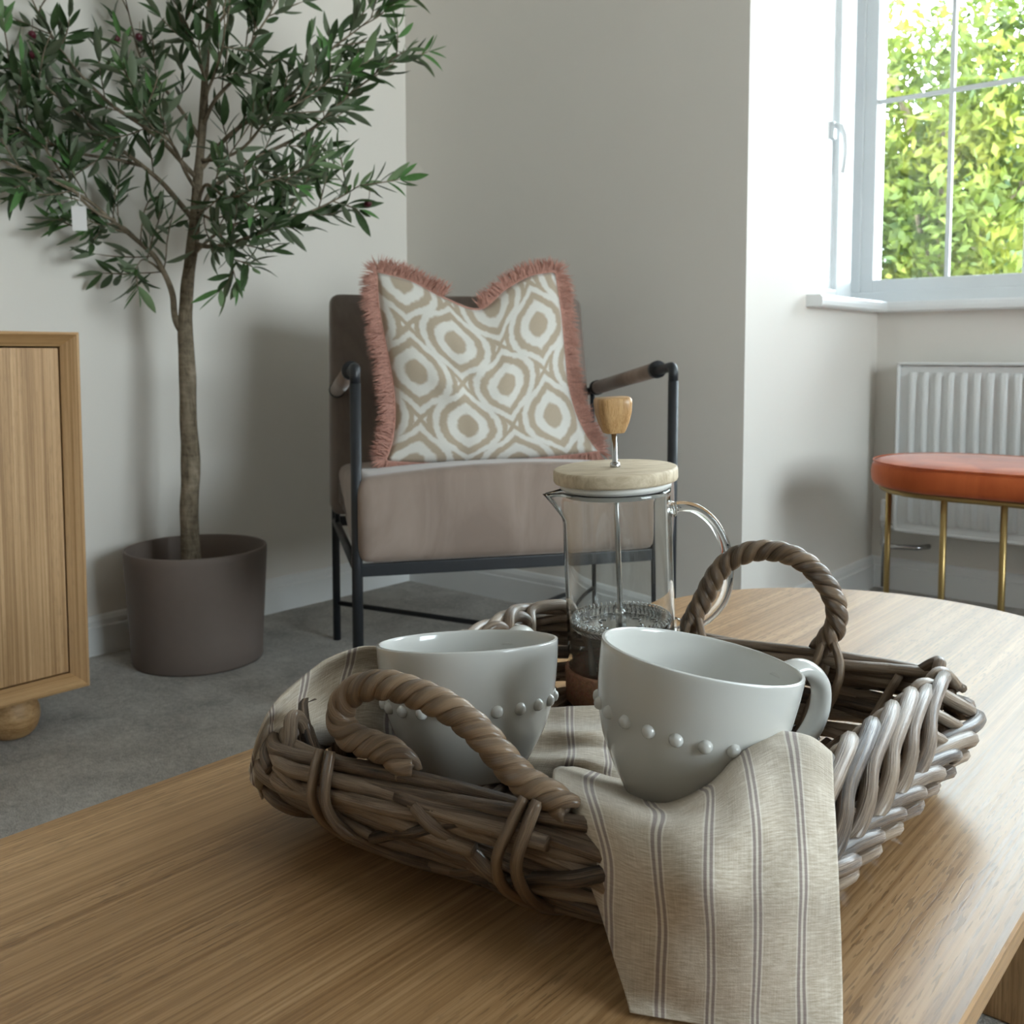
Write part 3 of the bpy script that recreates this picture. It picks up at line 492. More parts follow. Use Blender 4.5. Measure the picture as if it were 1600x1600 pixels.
# ---------------------------------------------------------------- velvet bench
bn = empty('velvet_bench', (-.655, 2.385, 0)); tag(bn, 'rust orange velvet bench with rounded end and thin brass legs by the window', 'bench')
def stadium(r, x1, n=20, k=1.):
    P = [(r*k*math.cos(a), r*math.sin(a)) for a in np.linspace(PI/2, 3*PI/2, n)]
    return P+[(x1+r*math.cos(a), r*math.sin(a)) for a in np.linspace(-PI/2, PI/2, n)]
def bench():
    L = .95; prof = [(.0, .398), (.190, .398), (.203, .402), (.209, .412), (.210, .43), (.208, .444), (.202, .452), (.192, .457), (.15, .461), (.08, .463), (0, .464)]
    v = []; f = []; st_ = None
    rings = []
    for r, z in prof:
        if r == 0: P = [(min(max(x, 0), L), 0) for x, y in stadium(.2, L)]
        else: P = stadium(r, L)
        rings.append([(x, y, z) for x, y in P])
    n = len(rings[0])
    for R_ in rings: v += R_
    for j in range(len(rings)-1):
        for i in range(n): f.append((j*n+i, j*n+(i+1) % n, (j+1)*n+(i+1) % n, (j+1)*n+i))
    obj('seat', mesh(v, f), M['orange'], bn, smooth=True)
    tube('piping', [(x, y, .4555) for x, y in stadium(.2045, L)], .0022, M['orange'], bn, 6, closed=True)
    tube('seat_rail', [(x, y, .393) for x, y in stadium(.185, L)], .007, M['brass'], bn, 8, closed=True)
    for x, y in LEGS: tube('leg', [(x, y, .39), (x, y, 0)], .007, M['brass'], bn, 10)
    tube('floor_rail', [(x, y, .007) for x, y in stadium(.185, L)], .007, M['brass'], bn, 8, closed=True)
LEGS = [(-.185, .02), (.005, -.185), (.125, -.185), (.30, -.185), (.60, -.185), (.9, -.185), (.28, .185), (.45, .185), (.6, .185), (.9, .185), (1.135, 0)]
bench()
# ---------------------------------------------------------------- sideboard
def sideboard():
    x0, x1, y0, y1, z0, z1 = -2.205, -1.785, -.72, .876, .080, .742
    s = empty('oak_sideboard', (x0, y0, 0)); tag(s, 'light oak sideboard with framed doors and round feet against the left wall', 'sideboard')
    s2 = Matrix.Translation(-V((x0, y0, 0))); E = .026
    def bx(n, *a, m=M['oak'], bev=.0015): 
        me = box_me(*a, bev, 2); me.transform(s2); return obj(n, me, m, s)
    # carcass: mitred boards whose front edge slopes back towards the doors
    def board(n, pts, m):   # pts: 4 outer/inner front-edge section extruded
        me = mesh(*pts); me.transform(s2); bm = bmesh.new(); bm.from_mesh(me); bmesh.ops.recalc_face_normals(bm, faces=bm.faces); bm.to_mesh(me); bm.free(); return obj(n, me, m, s)
    def ring(y, z): return [(x0, y, z)]
    O = [(y0, z0), (y1, z0), (y1, z1), (y0, z1)]; I = [(y0+E, z0+E), (y1-E, z0+E), (y1-E, z1-E), (y0+E, z1-E)]
    names = ['bottom_board', 'side_board', 'top_board', 'side_board']; mats = [M['oak_h'], M['oak'], M['oak_h'], M['oak']]
    F1 = [(y0+.005, z0+.005), (y1-.005, z0+.005), (y1-.005, z1-.005), (y0+.005, z1-.005)]
    for k in range(4):
        a, b_ = k, (k+1) % 4; v = []
        for (R_, x) in ((O, x0), (O, x1-.002), (F1, x1), (I, x1-.024), (I, x0)): v += [(x, R_[a][0], R_[a][1]), (x, R_[b_][0], R_[b_][1])]
        f = [(0, 1, 3, 2), (2, 3, 5, 4), (4, 5, 7, 6), (6, 7, 9, 8), (8, 9, 1, 0), (0, 2, 4, 6, 8), (1, 3, 5, 7, 9)]
        board(names[k], (v, f), mats[k])
    bx('back_panel', x0, x0+.012, y0+E, y1-E, z0+E, z1-E)
    dw = (y1-y0-2*E)/2
    for k in range(2):
        a = y0+E+.003+k*dw; d = bx('door', x1-.044, x1-.024, a, a+dw-.006, z0+E+.003, z1-E-.003, m=M['oak'])
    for fx in (x1-.07, x0+.07):
        for fy in (y1-.115, y0+.115):
            P = smooth_prof([(.0, 0), (.028, .002), (.043, .018), (.048, .042), (.042, .066), (.030, z0), (0, z0)], 5)
            o = lathe('foot', P, M['oak_h'], s, 32); o.location = (fx-x0, fy-y0, 0)
sideboard()
# ---------------------------------------------------------------- coffee table
tb = empty('coffee_table', (-.387, .30, 0)); tag(tb, 'pill-shaped light oak coffee table in the foreground', 'coffee table')
def table():
    R_ = .264; yc0, yc1 = -1.0, .73; n = 40; v = []; f = []
    def outline(r): return [(r*math.cos(a), yc1+r*math.sin(a)) for a in np.linspace(0, PI, n)]+[(r*math.cos(a), yc0+r*math.sin(a)) for a in np.linspace(PI, 2*PI, n)]
    prof = [(R_, .3885), (R_-.0015, .390), (R_, .3885), (R_, .376), (R_-.001, .375), (R_-.03, .360)]
    prof = [(R_-.0015, .390), (R_, .3885), (R_, .377), (R_-.0015, .3755), (R_-.025, .366)]
    for r, z in prof: v += [(x, y, z) for x, y in outline(r)]
    m = 2*n
    for j in range(len(prof)-1): f += [(j*m+i, (j+1)*m+i, (j+1)*m+(i+1) % m, j*m+(i+1) % m) for i in range(m)]
    f.append(tuple(range(m))); f.append(tuple(reversed(range((len(prof)-1)*m, len(prof)*m))))
    obj('table_top', mesh(v, f), M['table'], tb)
    for y in (.785, -.95):
        o = obj('leg', box_me(-.235, .235, y, y+.05, 0, .367, .006, 3), M['oak'], tb)
    obj('apron', box_me(-.03, .03, -.9, .785, .33, .3665, .004), M['oak'], tb)
table()
# ---------------------------------------------------------------- armchair
CH = (-1.413, 1.2127); CT = .9506; CW, CD = .637, .5754
ac = empty('armchair', (*CH, 0), CT); tag(ac, 'taupe velvet armchair with thin black metal frame and sloping armrests in the corner', 'armchair')
CM = Matrix.Translation((*CH, 0)) @ Matrix.Rotation(CT, 4, 'Z')
def rbox(name, x0, x1, y0, y1, z0, z1, r, mat, parent, fn=None, seg=5, sub=0):
    bm = bmesh.new(); me = box_me(x0, x1, y0, y1, z0, z1, r, seg); bm.from_mesh(me)
    if sub: bmesh.ops.subdivide_edges(bm, edges=[e for e in bm.edges if e.calc_length() > .06], cuts=sub, use_grid_fill=True)
    if fn:
        for v in bm.verts: v.co = fn(v.co)
    bm.to_mesh(me); bm.free(); return obj(name, me, mat, parent, smooth=True)
def bend(P, n=5, r=.03):
    """polyline with rounded corners"""
    P = [V(p) for p in P]; out = [P[0]]
    for i in range(1, len(P)-1):
        a = (P[i-1]-P[i]); b = (P[i+1]-P[i]); k = min(r, a.length*.45, b.length*.45); A = P[i]+a.normalized()*k; B = P[i]+b.normalized()*k
        for t in np.linspace(0, 1, n+1): out.append(A*(1-t)**2+P[i]*2*t*(1-t)+B*t*t)
    out.append(P[-1]); return out
def armchair():
    bk = M['black']; T_ = .0105; zf, zk = .678, .603
    for s, x in ((0, 0.), (1, CW)):
        tube('leg', [(x, 0, 0), (x, 0, zf-.03)], T_, bk, ac, 12)
        tube('leg', [(x, CD, 0), (x, CD, zk-.02)], T_*.9, bk, ac, 12)
        tube('armrest_bar', bend([(x, 0, zf-.031), (x, 0, zf), (x, CD, zk), (x, CD, zk-.021)], 5, .03), T_*.95, bk, ac, 12)
        a, b_ = V((x, .085, zf-(zf-zk)*.085/CD)), V((x, .47, zf-(zf-zk)*.47/CD)); up = V((0, 0, .003))
        tube('arm_pad', [a+up, a.lerp(b_, .5)+up, b_+up], .0165, M['velvet'], ac, 16)
        for q in (a, b_): tube('pad_collar', [q+up+(b_-a)*.02, q+up-(b_-a)*.02], .0185, bk, ac, 14)
        tube('side_rail', [(x, 0, .296), (x, CD, .296)], .0095, bk, ac, 8)
        tube('arm_post', [(x, CD-.07, zk+.008), (x, CD-.07, .296)], .006, bk, ac, 8)
    obj('front_rail', box_me(0, CW, -.006, .006, .283, .307, .002), bk, ac)
    obj('back_rail', box_me(0, CW, CD-.006, CD+.006, .283, .307, .002), bk, ac)
    tube('brace', [(0, 0, .0915), (CW, CD, .0915)], .006, bk, ac, 8)
    tube('brace', [(0, CD, .092), (CW, 0, .092)], .0062, bk, ac, 8)
    def seatf(c):
        x, y, z = c; t = (y+.02)/.54
        if z > .4: z += .022*math.sin(PI*min(1, max(0, x/CW)))*(1-t*.5)-.028*t
        if z < .35: z += max(0, t-.35)*.14
        if y < 0: y -= .014*math.sin(PI*(z-.30)/.19) if .3 < z < .49 else 0
        return V((x, y, z))
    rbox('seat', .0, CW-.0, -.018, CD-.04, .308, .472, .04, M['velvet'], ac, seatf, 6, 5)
    tube('seat_piping', bend([(.03, -.005, .312), (CW-.03, -.005, .312)], 3), .003, M['velvet'], ac, 6)
    def backf(c):
        x, y, z = c; t = (z-.42)/.41; y += .085*t - .0*t; x += (x-CW/2)*(-.03*t); y -= .012*math.sin(PI*min(1, max(0, x/CW)))*(1 if y < CD-.04 else 0)
        return V((x, y, z))
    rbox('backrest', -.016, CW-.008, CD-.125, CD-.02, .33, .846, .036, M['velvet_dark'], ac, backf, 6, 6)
armchair()
# ---------------------------------------------------------------- cushion
def cushion():
    top, bot, lef, rig = (catmull(D[k], 10) for k in ('c_top', 'c_bot', 'c_left', 'c_right'))
    def at(P, t):
        x = t*(len(P)-1); i = min(int(x), len(P)-2); return P[i].lerp(P[i+1], x-i)
    N = 36; root = empty('scatter_cushion', CM @ V((.31, .2, .48)), CT)
    tag(root, 'square cream and beige ikat cushion with dusty pink fringe on the armchair', 'cushion')
    def arc(P):
        cum = [0]
        for i in range(1, len(P)): cum.append(cum[-1]+(P[i]-P[i-1]).length)
        return [V([float(np.interp(t*cum[-1], cum, [p[k] for p in P])) for k in range(3)]) for t in np.linspace(0, 1, 61)]
    top, bot, lef, rig = arc(top), arc(bot), arc(lef), arc(rig)
    def cp(a, b):   # Coons patch, b=0 at the top
        T_, B_, L_, R_ = at(top, a), at(bot, a), at(lef, b), at(rig, b)
        c = (top[0]*(1-a)+top[-1]*a)*(1-b)+(bot[0]*(1-a)+bot[-1]*a)*b
        return T_*(1-b)+B_*b+L_*(1-a)+R_*a-c
    def surf(sgn):
        v = []; f = []; uv = []
        for j in range(N+1):
            for i in range(N+1):
                a, b = i/N, j/N; p = cp(a, b); A, B = 2*a-1, 2*b-1
                puff = (max(0, 1-abs(A)**2.6)*max(0, 1-abs(B)**2.6))**.55
                cr = noise.noise(V((a*5, b*5, 3)))*.012*puff + noise.noise(V((a*14, b*9, 1)))*.004*puff
                dent = .012*math.exp(-((a-.52)/.12)**2)*math.exp(-((b-.1)/.25)**2)
                q = p+V((0, sgn*(.062*puff+cr-dent*puff), 0)); v.append(q-V((.31, .2, .48))); uv.append((a*.5, (1-b)*.5))
        for j in range(N):
            for i in range(N):
                k = j*(N+1)+i; q = (k, k+N+1, k+N+2, k+1); f.append(q if sgn < 0 else q[::-1])
        return v, f, uv
    b = MB()
    for s in (-1, 1): b.add(*surf(s))
    me = b.me(); bm = bmesh.new(); bm.from_mesh(me); bmesh.ops.remove_doubles(bm, verts=bm.verts, dist=1e-5); bm.to_mesh(me); bm.free()
    obj('cover', me, M['ikat'], root, smooth=True)
    fr = MB(); loop = []
    for k in range(900):
        t = k/900*4; s, q = int(t), t-int(t)
        loop.append(cp(q, 0) if s == 0 else cp(1, q) if s == 1 else cp(1-q, 1) if s == 2 else cp(0, 1-q))
    cen = V((.31, .28, .66)); n = len(loop)
    for k in range(n):
        if .34 < k/n*4 < .54: continue
        p = loop[k]; t = (loop[(k+6) % n]-loop[k-6]).normalized(); out = V((t.z, 0, -t.x)); out = -out if out.dot(p-cen) < 0 else out
        cl = math.sin(k*.35)*.3+math.sin(k*.11)*.3
        for _ in range(5):
            L = random.uniform(.028, .046)*(1+.15*cl); d = (out+t*random.gauss(cl*.3, .22)+V((0, random.gauss(0, .28), 0))).normalized()
            a = p+t*random.uniform(-.002, .002)+V((0, random.uniform(-.004, .004), 0)); e = a+d*L+V((0, 0, -.004)); s1 = V((0, 1, 0)).cross(d)*.0010
            m_ = a.lerp(e, .5)+V((0, 0, .002)); y_ = V((0, .0010, 0))
            vv = [a-s1, a+s1, a+y_, m_-s1*1.2, m_+s1*1.2, m_+y_, e]; fr.add([q-V((.31, .2, .48)) for q in vv], [(0, 1, 4, 3), (1, 2, 5, 4), (2, 0, 3, 5), (3, 4, 6), (4, 5, 6), (5, 3, 6)])
    o = obj('fringe', fr.me(), M['fringe'], root); o['kind'] = 'stuff'
    tube('fringe_heading', [p-V((.31, .2, .48)) for p in loop[::6]], .0032, M['fringe'], root, 6, closed=True)
cushion()
# ---------------------------------------------------------------- olive tree
def olive_tree():
    px, py = -2.015, 1.247; root = empty('potted_olive_tree', (px, py, 0)); off = -V((px, py, 0))
    tag(root, 'faux olive tree in a matt taupe round planter by the left wall', 'plant')
    P = [(0, .004), (.135, .004), (.1425, .0), (.1455, .006), (.147, .05), (.1555, .20), (.158, .245), (.158, .2585), (.1565, .261), (.1535, .261), (.152, .2585), (.150, .20), (.147, .19), (0, .19)]
    lathe('planter', P, M['planter'], root, 72)
    v, f, uv = lathe_data([(0, .012), (.06, .011), (.12, .006), (.148, 0)], 40); v = [(a, b, c+.196+.006*noise.noise(V((a*30, b*30, 0)))) for a, b, c in v]
    obj('moss_filler', mesh(v, f, uv), M['soil'], root, smooth=True)
    tr = D['trunk']; P = catmull([t[:3] for t in tr], 6); rad = np.interp(np.linspace(0, 1, len(P)), np.linspace(0, 1, len(tr)), [t[3] for t in tr])
    P[0].z = min(P[0].z, .19)
    v, f, uv = tube_data(P, list(rad), 14)
    vv = []
    for i, q in enumerate(v):
        c = P[i//14] if i//14 < len(P) else P[-1]; d = q-c; k = 1+.16*noise.noise(V((q.x*30, q.y*30, q.z*14)))+.10*max(0, noise.noise(V((q.z*9, 2, 0))))
        vv.append(c+d*k+off)
    obj('trunk', mesh(vv, f, uv), M['bark'], root, smooth=True)
    LV = []   # leaf transforms: (matrix, young)
    def leaf(p, d, L, young, nrm=None):
        d = d.normalized(); s = d.orthogonal(); s = Matrix.Rotation(random.uniform(0, 2*PI), 3, d) @ s
        up = V((0, 0, 1)); s2 = d.cross(up); s2 = s2.normalized() if s2.length > .1 else s
        s = (s*.55+s2*random.choice((-1, 1))*.8).normalized(); s = (s-d*s.dot(d)).normalized(); n = d.cross(s)
        w_ = L*random.uniform(.8, 1.15)
        LV.append((Matrix(((d.x*L, s.x*w_, n.x*L, p.x), (d.y*L, s.y*w_, n.y*L, p.y), (d.z*L, s.z*w_, n.z*L, p.z), (0, 0, 0, 1))), young))
    def lim(p): 
        p = p.copy(); p.x = max(p.x, XL+.03); p.y = min(p.y, YG-.03); return p
    tw = MB()
    for bi, (r, pts) in enumerate(D['branch']):
        Q = catmull(pts, 6); n = len(Q); Q = [q+V((noise.noise(q*9), noise.noise(q*9+V((5, 0, 0))), noise.noise(q*9+V((0, 5, 0)))))*.008*min(1, i/6) for i, q in enumerate(Q)]
        rr = [max(.0012, r*(1-.82*i/(n-1))) for i in range(n)]
        v, f, uv = tube_data(Q, rr, 8); obj('branch', mesh([q+off for q in v], f, uv), M['bark'], root, smooth=True)
        tot = sum((Q[i]-Q[i-1]).length for i in range(1, n)); acc = 0; nxt = tot*(.22 if tot > .3 else .1); side = random.choice((-1, 1))
        for i in range(1, n):
            acc += (Q[i]-Q[i-1]).length; t = acc/tot; T_ = (Q[i]-Q[i-1]).normalized()
            if acc >= nxt:
                nxt = acc+random.uniform(.024, .040); side = -side
                # a twig carrying opposite leaves
                ax = RT.lerp(V((0, 0, 1)), random.random()).normalized(); d = (T_*random.uniform(.5, 1.0)+(T_.cross(FW)).normalized()*side*random.uniform(.25, .8)+V((random.gauss(0, .3), random.gauss(0, .3), random.gauss(.1, .2)))).normalized()
                L = random.uniform(.07, .15)*(1-.3*t); m_ = 6; p = Q[i].copy(); tp_ = [p.copy()]; dd = d.copy()
                for k in range(m_):
                    dd = (dd+V((random.gauss(0, .08), random.gauss(0, .08), random.gauss(.03, .06)))).normalized(); p = lim(p+dd*L/m_); tp_.append(p.copy())
                tw.add(*[([q+off for q in a] if j == 0 else a) for j, a in enumerate(tube_data(tp_, [.0016]*m_+[.0007], 5))])
                for k in range(1, m_+1):
                    if random.random() < .12: continue
                    dk = (tp_[k]-tp_[k-1]).normalized(); perp = Matrix.Rotation(random.uniform(0, PI), 3, dk) @ dk.orthogonal().normalized()
                    for sg in (1, -1):
                        if random.random() < .84: leaf(tp_[k], dk*random.uniform(.6, 1.0)+perp*sg*random.uniform(.5, .9), random.uniform(.046, .078)*(1-.15*(k == m_)), (t > .86 and k > 3) or random.random() < .04)
                leaf(tp_[-1], dk, random.uniform(.045, .065), t > .8)
            elif t > .3 and random.random() < .55:
                perp = Matrix.Rotation(random.uniform(0, 2*PI), 3, T_) @ T_.orthogonal().normalized()
                leaf(Q[i], T_*.8+perp*.8, random.uniform(.035, .055), t > .9)
        for k in range(5): leaf(Q[-1], T_+V((random.gauss(0, .5), random.gauss(0, .5), random.gauss(0, .5))), random.uniform(.035, .055), True)
    obj('twigs', tw.me(), M['bark'], root, smooth=True)['kind'] = 'stuff'
    # the leaf: lance-shaped, folded a little along its midrib, arched
    def leaf_me(c):
        S = [0, .12, .3, .5, .7, .87, 1]; Wd = [.012, .06, .104, .120, .100, .056, .004]; v = []; f = []
        for x, w_ in zip(S, Wd):
            z = -c*x*x; v += [(x, -w_, z+w_*.35), (x, 0, z), (x, w_, z+w_*.35)]
        for i in range(6): a = 3*i; f += [(a, a+3, a+4, a+1), (a+1, a+4, a+5, a+2)]
        return v, f
    shapes = [leaf_me(c) for c in (.05, .16, .28, -.08)]; offM = Matrix.Translation(off)
    def score(m): 
        p = m.translation; v = p-V((0, 0, .7)); z = v.dot(FW); x = v.dot(RT)/z*1542+812; y = 665-v.dot(UP)/z*1542
        if not (-20 < x < 1600 and -20 < y < 1600): return -1
        L = m.col[0].to_3d(); s = m.col[1].to_3d(); nn = L.cross(s); return abs(nn.dot(v.normalized()))*1e4/z/z
    LV = [l for l in LV if (l[0].translation+l[0].col[0].to_3d()).x > XL+.012 and (l[0].translation+l[0].col[0].to_3d()).y < YG-.01]
    LV.sort(key=lambda l: -score(l[0])); one = LV[:290]; rest = LV[290:]
    mes = {}
    for k, s in enumerate(shapes):
        for y_ in (False, True):
            me = mesh(*s, name='leaf'); [setattr(p, 'use_smooth', True) for p in me.polygons]; me.materials.append(M['leaf_tip' if y_ else 'leaf']); mes[k, y_] = me
    for i, (m, y_) in enumerate(one):
        o = bpy.data.objects.new('leaf', mes[i % 4, y_]); COL.objects.link(o); o.parent = root; o.matrix_local = offM @ m
    for y_ in (False, True):
        b = MB()
        for i, (m, yy) in enumerate(rest):
            if yy == y_:
                s = shapes[i % 4]; mm = offM @ m; b.add([mm @ V(q) for q in s[0]], s[1])
        o = obj('young_foliage' if y_ else 'foliage', b.me(), M['leaf_tip' if y_ else 'leaf'], root, smooth=True); o['kind'] = 'stuff'
    for p in D['olives']:
        o = lathe('olive', smooth_prof([(0, -.011), (.006, -.008), (.0085, 0), (.006, .008), (0, .011)], 3), M['olive'], root, 14); o.location = V(p)+off; o.rotation_euler = (random.uniform(.6, 2), random.uniform(-.5, .5), 1)
        tube('olive_stalk', [V(p)+off, V(p)+off+V((.004, 0, .014)), V(p)+off+V((.01, -.003, .03))], .0009, M['bark'], root, 5)
    t = obj('care_tag', box_me(-.0145, .0145, -.0006, .0006, -.05, 0, .0), M['paper'], root, V(D['tag'])+off); t.rotation_euler = (.1, .0, YAW+.2)
    tube('tag_string', [V(D['tag'])+off+V((0, 0, -.004)), V(D['tag'])+off+V((0, .004, .03))], .0006, M['paper'], root, 4)
    print('leaves', len(LV))
olive_tree()
# ---------------------------------------------------------------- wicker tray
RIM = [V(p) for p in D['rim']]; BAS = [V(p) for p in D['base']]
def rounded(P, r, per=14):
    out = []; marks = []
    for i in range(4):
        a, b, c = P[i-1], P[i], P[(i+1) % 4]; u = (a-b).normalized()*r; w_ = (c-b).normalized()*r
        arc = [(b+u)*(1-t)**2+b*2*t*(1-t)+(b+w_)*t*t for t in np.linspace(0, 1, per)]; out.append(arc)
    L = []
    for i in range(4):     # start at the middle of corner i, run to the middle of corner i+1
        a = out[i][per//2:]; b = out[(i+1) % 4][:per//2+1]; seg = a+[a[-1].lerp(b[0], k/8) for k in range(1, 8)]+b
        cum = [0]
        for k in range(1, len(seg)): cum.append(cum[-1]+(seg[k]-seg[k-1]).length)
        L.append([seg[0].lerp(seg[0], 0)]+[None]*0 and 0 or (seg, cum))
    return L
RL = rounded(RIM, .045); BL_ = rounded(BAS, .06)
def on(L, t):
    t %= 4; i = int(t); q = t-i; seg, cum = L[i]; d = q*cum[-1]
    k = int(np.searchsorted(cum, d)); k = max(1, min(k, len(seg)-1)); s = (d-cum[k-1])/max(1e-9, cum[k]-cum[k-1]); return seg[k-1].lerp(seg[k], s)
def W(t, h, o=0., z=0.):
    """point on the basket wall: t = side + fraction, h = 0 base .. 1 rim, o = outwards"""
    a, b = on(BL_, t), on(RL, t); p = a.lerp(b, h); e = .01; T_ = (on(RL, t+e)-on(RL, t-e)); n = V((T_.y, -T_.x, 0)).normalized()
    return p+n*(o+.010*math.sin(PI*min(1, max(0, h))))+V((0, 0, z))
bk = empty('wicker_tray', (-.37, .56, .39)); tag(bk, 'square grey-brown wicker tray with two twisted loop handles on the coffee table', 'tray basket')
BO = -V((-.37, .56, .39)); ncane = [0]
def cane(P, r, mat='cane', sides=8, name='cane', parent=None, smoothn=3, closed=False):
    P = catmull(P, smoothn, closed) if smoothn else P
    if not hasattr(r, '__len__'):
        k = random.uniform(.9, 1.1); s0 = random.random()*10; r = [r*k*(1+.10*noise.noise(V((i*.35+s0, s0, 0)))) for i in range(len(P))]
        if not closed: r[0] *= .9; r[-1] *= .9
    ncane[0] += 1
    return tube(name, [p+BO for p in P], r, M[mat], parent or bk, sides, closed=closed)
def basket():
    rnd = random.Random(11)
    # floor of the tray
    n = 27
    for k in range(n):
        q = (k+.5)/n; a = on(BL_, 0+q*.98+.01); b = on(BL_, 3-(q*.98+.01)); zz = .3985+(.003 if k % 2 else 0)
        A, B = V((a.x, a.y, zz)), V((b.x, b.y, zz)); d = (B-A); ph = k*PI
        cane([A+d*t+V((0, 0, .0018*math.sin(t*9*PI+ph))) for t in np.linspace(.0, 1., 9)], .0050, sides=6)
    for k in range(5):
        q = (k+.5)/5; a = on(BL_, 1+q); b = on(BL_, 4-q); zz = .3955
        cane([V((a.x, a.y, zz)).lerp(V((b.x, b.y, zz)), t) for t in np.linspace(0, 1, 5)], .0048, sides=6)
    # upright stakes on the inside
    for side in range(4):
        for q in np.linspace(.10, .9, 6):
            t = side+q; cane([W(t, h, -.007) for h in (-.05, .3, .65, .98)], .0038, sides=6)
    # the two handle sides: long stiff canes laid along the wall and crossing at shallow angles, ends poking out at the corners
    for side in (0, 2):
        rows = 9
        for k in range(rows):
            h0 = .05+k*.109
            for j in range(2):
                a = side+(-.06 if j == 0 else .36)+rnd.uniform(-.03, .05); b = a+rnd.uniform(.55, .78); b = min(b, side+1.08)
                dh = rnd.uniform(-.32, .32)*(1 if 0 < k < rows-1 else .3); o0 = rnd.uniform(-.001, .013); m = 7; P = []
                for i in range(m):
                    s = i/(m-1); t = a+(b-a)*s; P.append(W(t, min(1.02, max(.0, h0+dh*(s-.5)+.012*rnd.uniform(-1, 1))), o0+.0022*math.sin(t*5*PI+k*PI+j)))
                cane(P, rnd.uniform(.0032, .0052))
        for j in range(4):    # steeper canes that cross the others on the outside
            a = side+.06+.17*j; dr = 1 if j % 2 else -1; P = [W(a+.045*i, (.92-.12*i) if dr < 0 else (.28+.10*i), .013+.002*math.sin(i*2)) for i in range(7)]; cane(P, rnd.uniform(.0032, .0042))
        for j in range(3):    # rim canes laid together and slightly twisted
            P = []
            for i in range(17):
                s = i/16; t = side-.04+1.08*s; ph = s*1.5*PI+j*2*PI/3; P.append(W(t, 1.0, .0050*math.cos(ph)+.002, .0046*math.sin(ph)))
            cane(P, rnd.uniform(.0040, .0048))
    # the two open sides end in a plait of thick canes leaning along the rim
    for side in (1, 3):
        cl = lambda t: max(side-.06, min(t, side+1.07))
        for row, (hh, nn) in enumerate([(.20, 8), (.46, 9), (.72, 9)]):      # canes running away and tucking down under the next
            for k in range(nn):
                t0 = side+(k+.6+.4*(row % 2))/nn; P = [W(cl(t0+dt), hh+dh, o) for dt, dh, o in ((-.30, .05, .004), (-.18, .06, .012), (-.07, .04, .018), (.0, -.02, .021), (.035, -.12, .018), (.04, -.24, .010), (.03, -.34, .002))]
                cane(P, rnd.uniform(.0040, .0050), smoothn=4)
            for k in range(3): P = [W(side+.02+k*.3+.1*i, hh-.12+.03*math.sin(i+k), .003) for i in range(5)]; cane(P, .0042)
        nn = 9
        for k in range(nn):
            t0 = side+.10+k/nn*.95; q = rnd.uniform(-.004, .004)
            P = [W(cl(t0+dt), h, o, z) for dt, h, o, z in ((.035, .50, -.013, 0), (.02, .82, -.017, 0), (.0, 1.02, -.013, .006+q), (-.04, 1.07, -.008, .012+q), (-.14, 1.07, -.001, .012), (-.25, 1.02, .006, .008), (-.33, .93, .014, .003), (-.40, .80, .015, 0), (-.44, .66, .008, 0))]
            cane(P, rnd.uniform(.0046, .0054), smoothn=4)
            P = [W(cl(t0+.03+dt), h, o, z) for dt, h, o, z in ((-.03, .45, -.010, 0), (-.028, .85, -.014, 0), (-.015, 1.06, -.013, .008), (.03, 1.10, -.010, .010), (.08, 1.02, .0, .004), (.13, .92, .010, 0), (.17, .82, .013, 0))]
            cane(P, rnd.uniform(.0042, .0048), smoothn=4)
    # corner loops
    for c in (0, 1, 2, 3):
        cane([W(c-.07, .86, .008), W(c-.035, .80, .013), W(c, .72, .016), W(c+.05, .70, .013), W(c+.13, .72, .010)], .0058, smoothn=5)
        cane([W(c-.10, .50, .006), W(c-.03, .52, .010), W(c+.03, .50, .010), W(c+.16, .46, .010)], .0052, smoothn=4)
        cane([W(c-.12, .16, .004), W(c-.03, .2, .006), W(c+.03, .2, .006), W(c+.2, .14, .006)], .0050, smoothn=4)
    # handles
    for key, side, lab in (('hA', 0, 'twisted rattan loop handle nearest the viewer'), ('hB', 2, 'twisted rattan loop handle at the far side')):
        P = catmull(D[key], 8); T_, N_ = frames(P); s = 0; cum = [0]
        for i in range(1, len(P)): s += (P[i]-P[i-1]).length; cum.append(s)
        h = cane(P, [.0052]*len(P), 'wrap', 8, 'handle', smoothn=0); h['label'] = lab
        nP = int(s/.0012); ns = 3; pitch = -.034 if key == 'hA' else -.036
        for k in range(ns):
            Q = []; NR = []
            for i in range(nP+1):
                d = s*i/nP; j = min(int(np.searchsorted(cum, d)), len(P)-1); j = max(1, j); q = (d-cum[j-1])/max(1e-9, cum[j]-cum[j-1])
                c = P[j-1].lerp(P[j], q); t = T_[j-1].lerp(T_[j], q).normalized(); nn_ = N_[j-1].lerp(N_[j], q); nn_ = (nn_-t*nn_.dot(t)).normalized(); B = t.cross(nn_)
                a = 2*PI*(d/pitch+k/ns); sw = 1+.07*noise.noise(V((d*60, k, 0))); rd = nn_*math.cos(a)+B*math.sin(a); Q.append(c+rd*.0056*sw); NR.append(rd)
            tube('strand', [p+BO for p in Q], .0034, M['wrap'], h, 10, flat=1.42, nrm=NR)
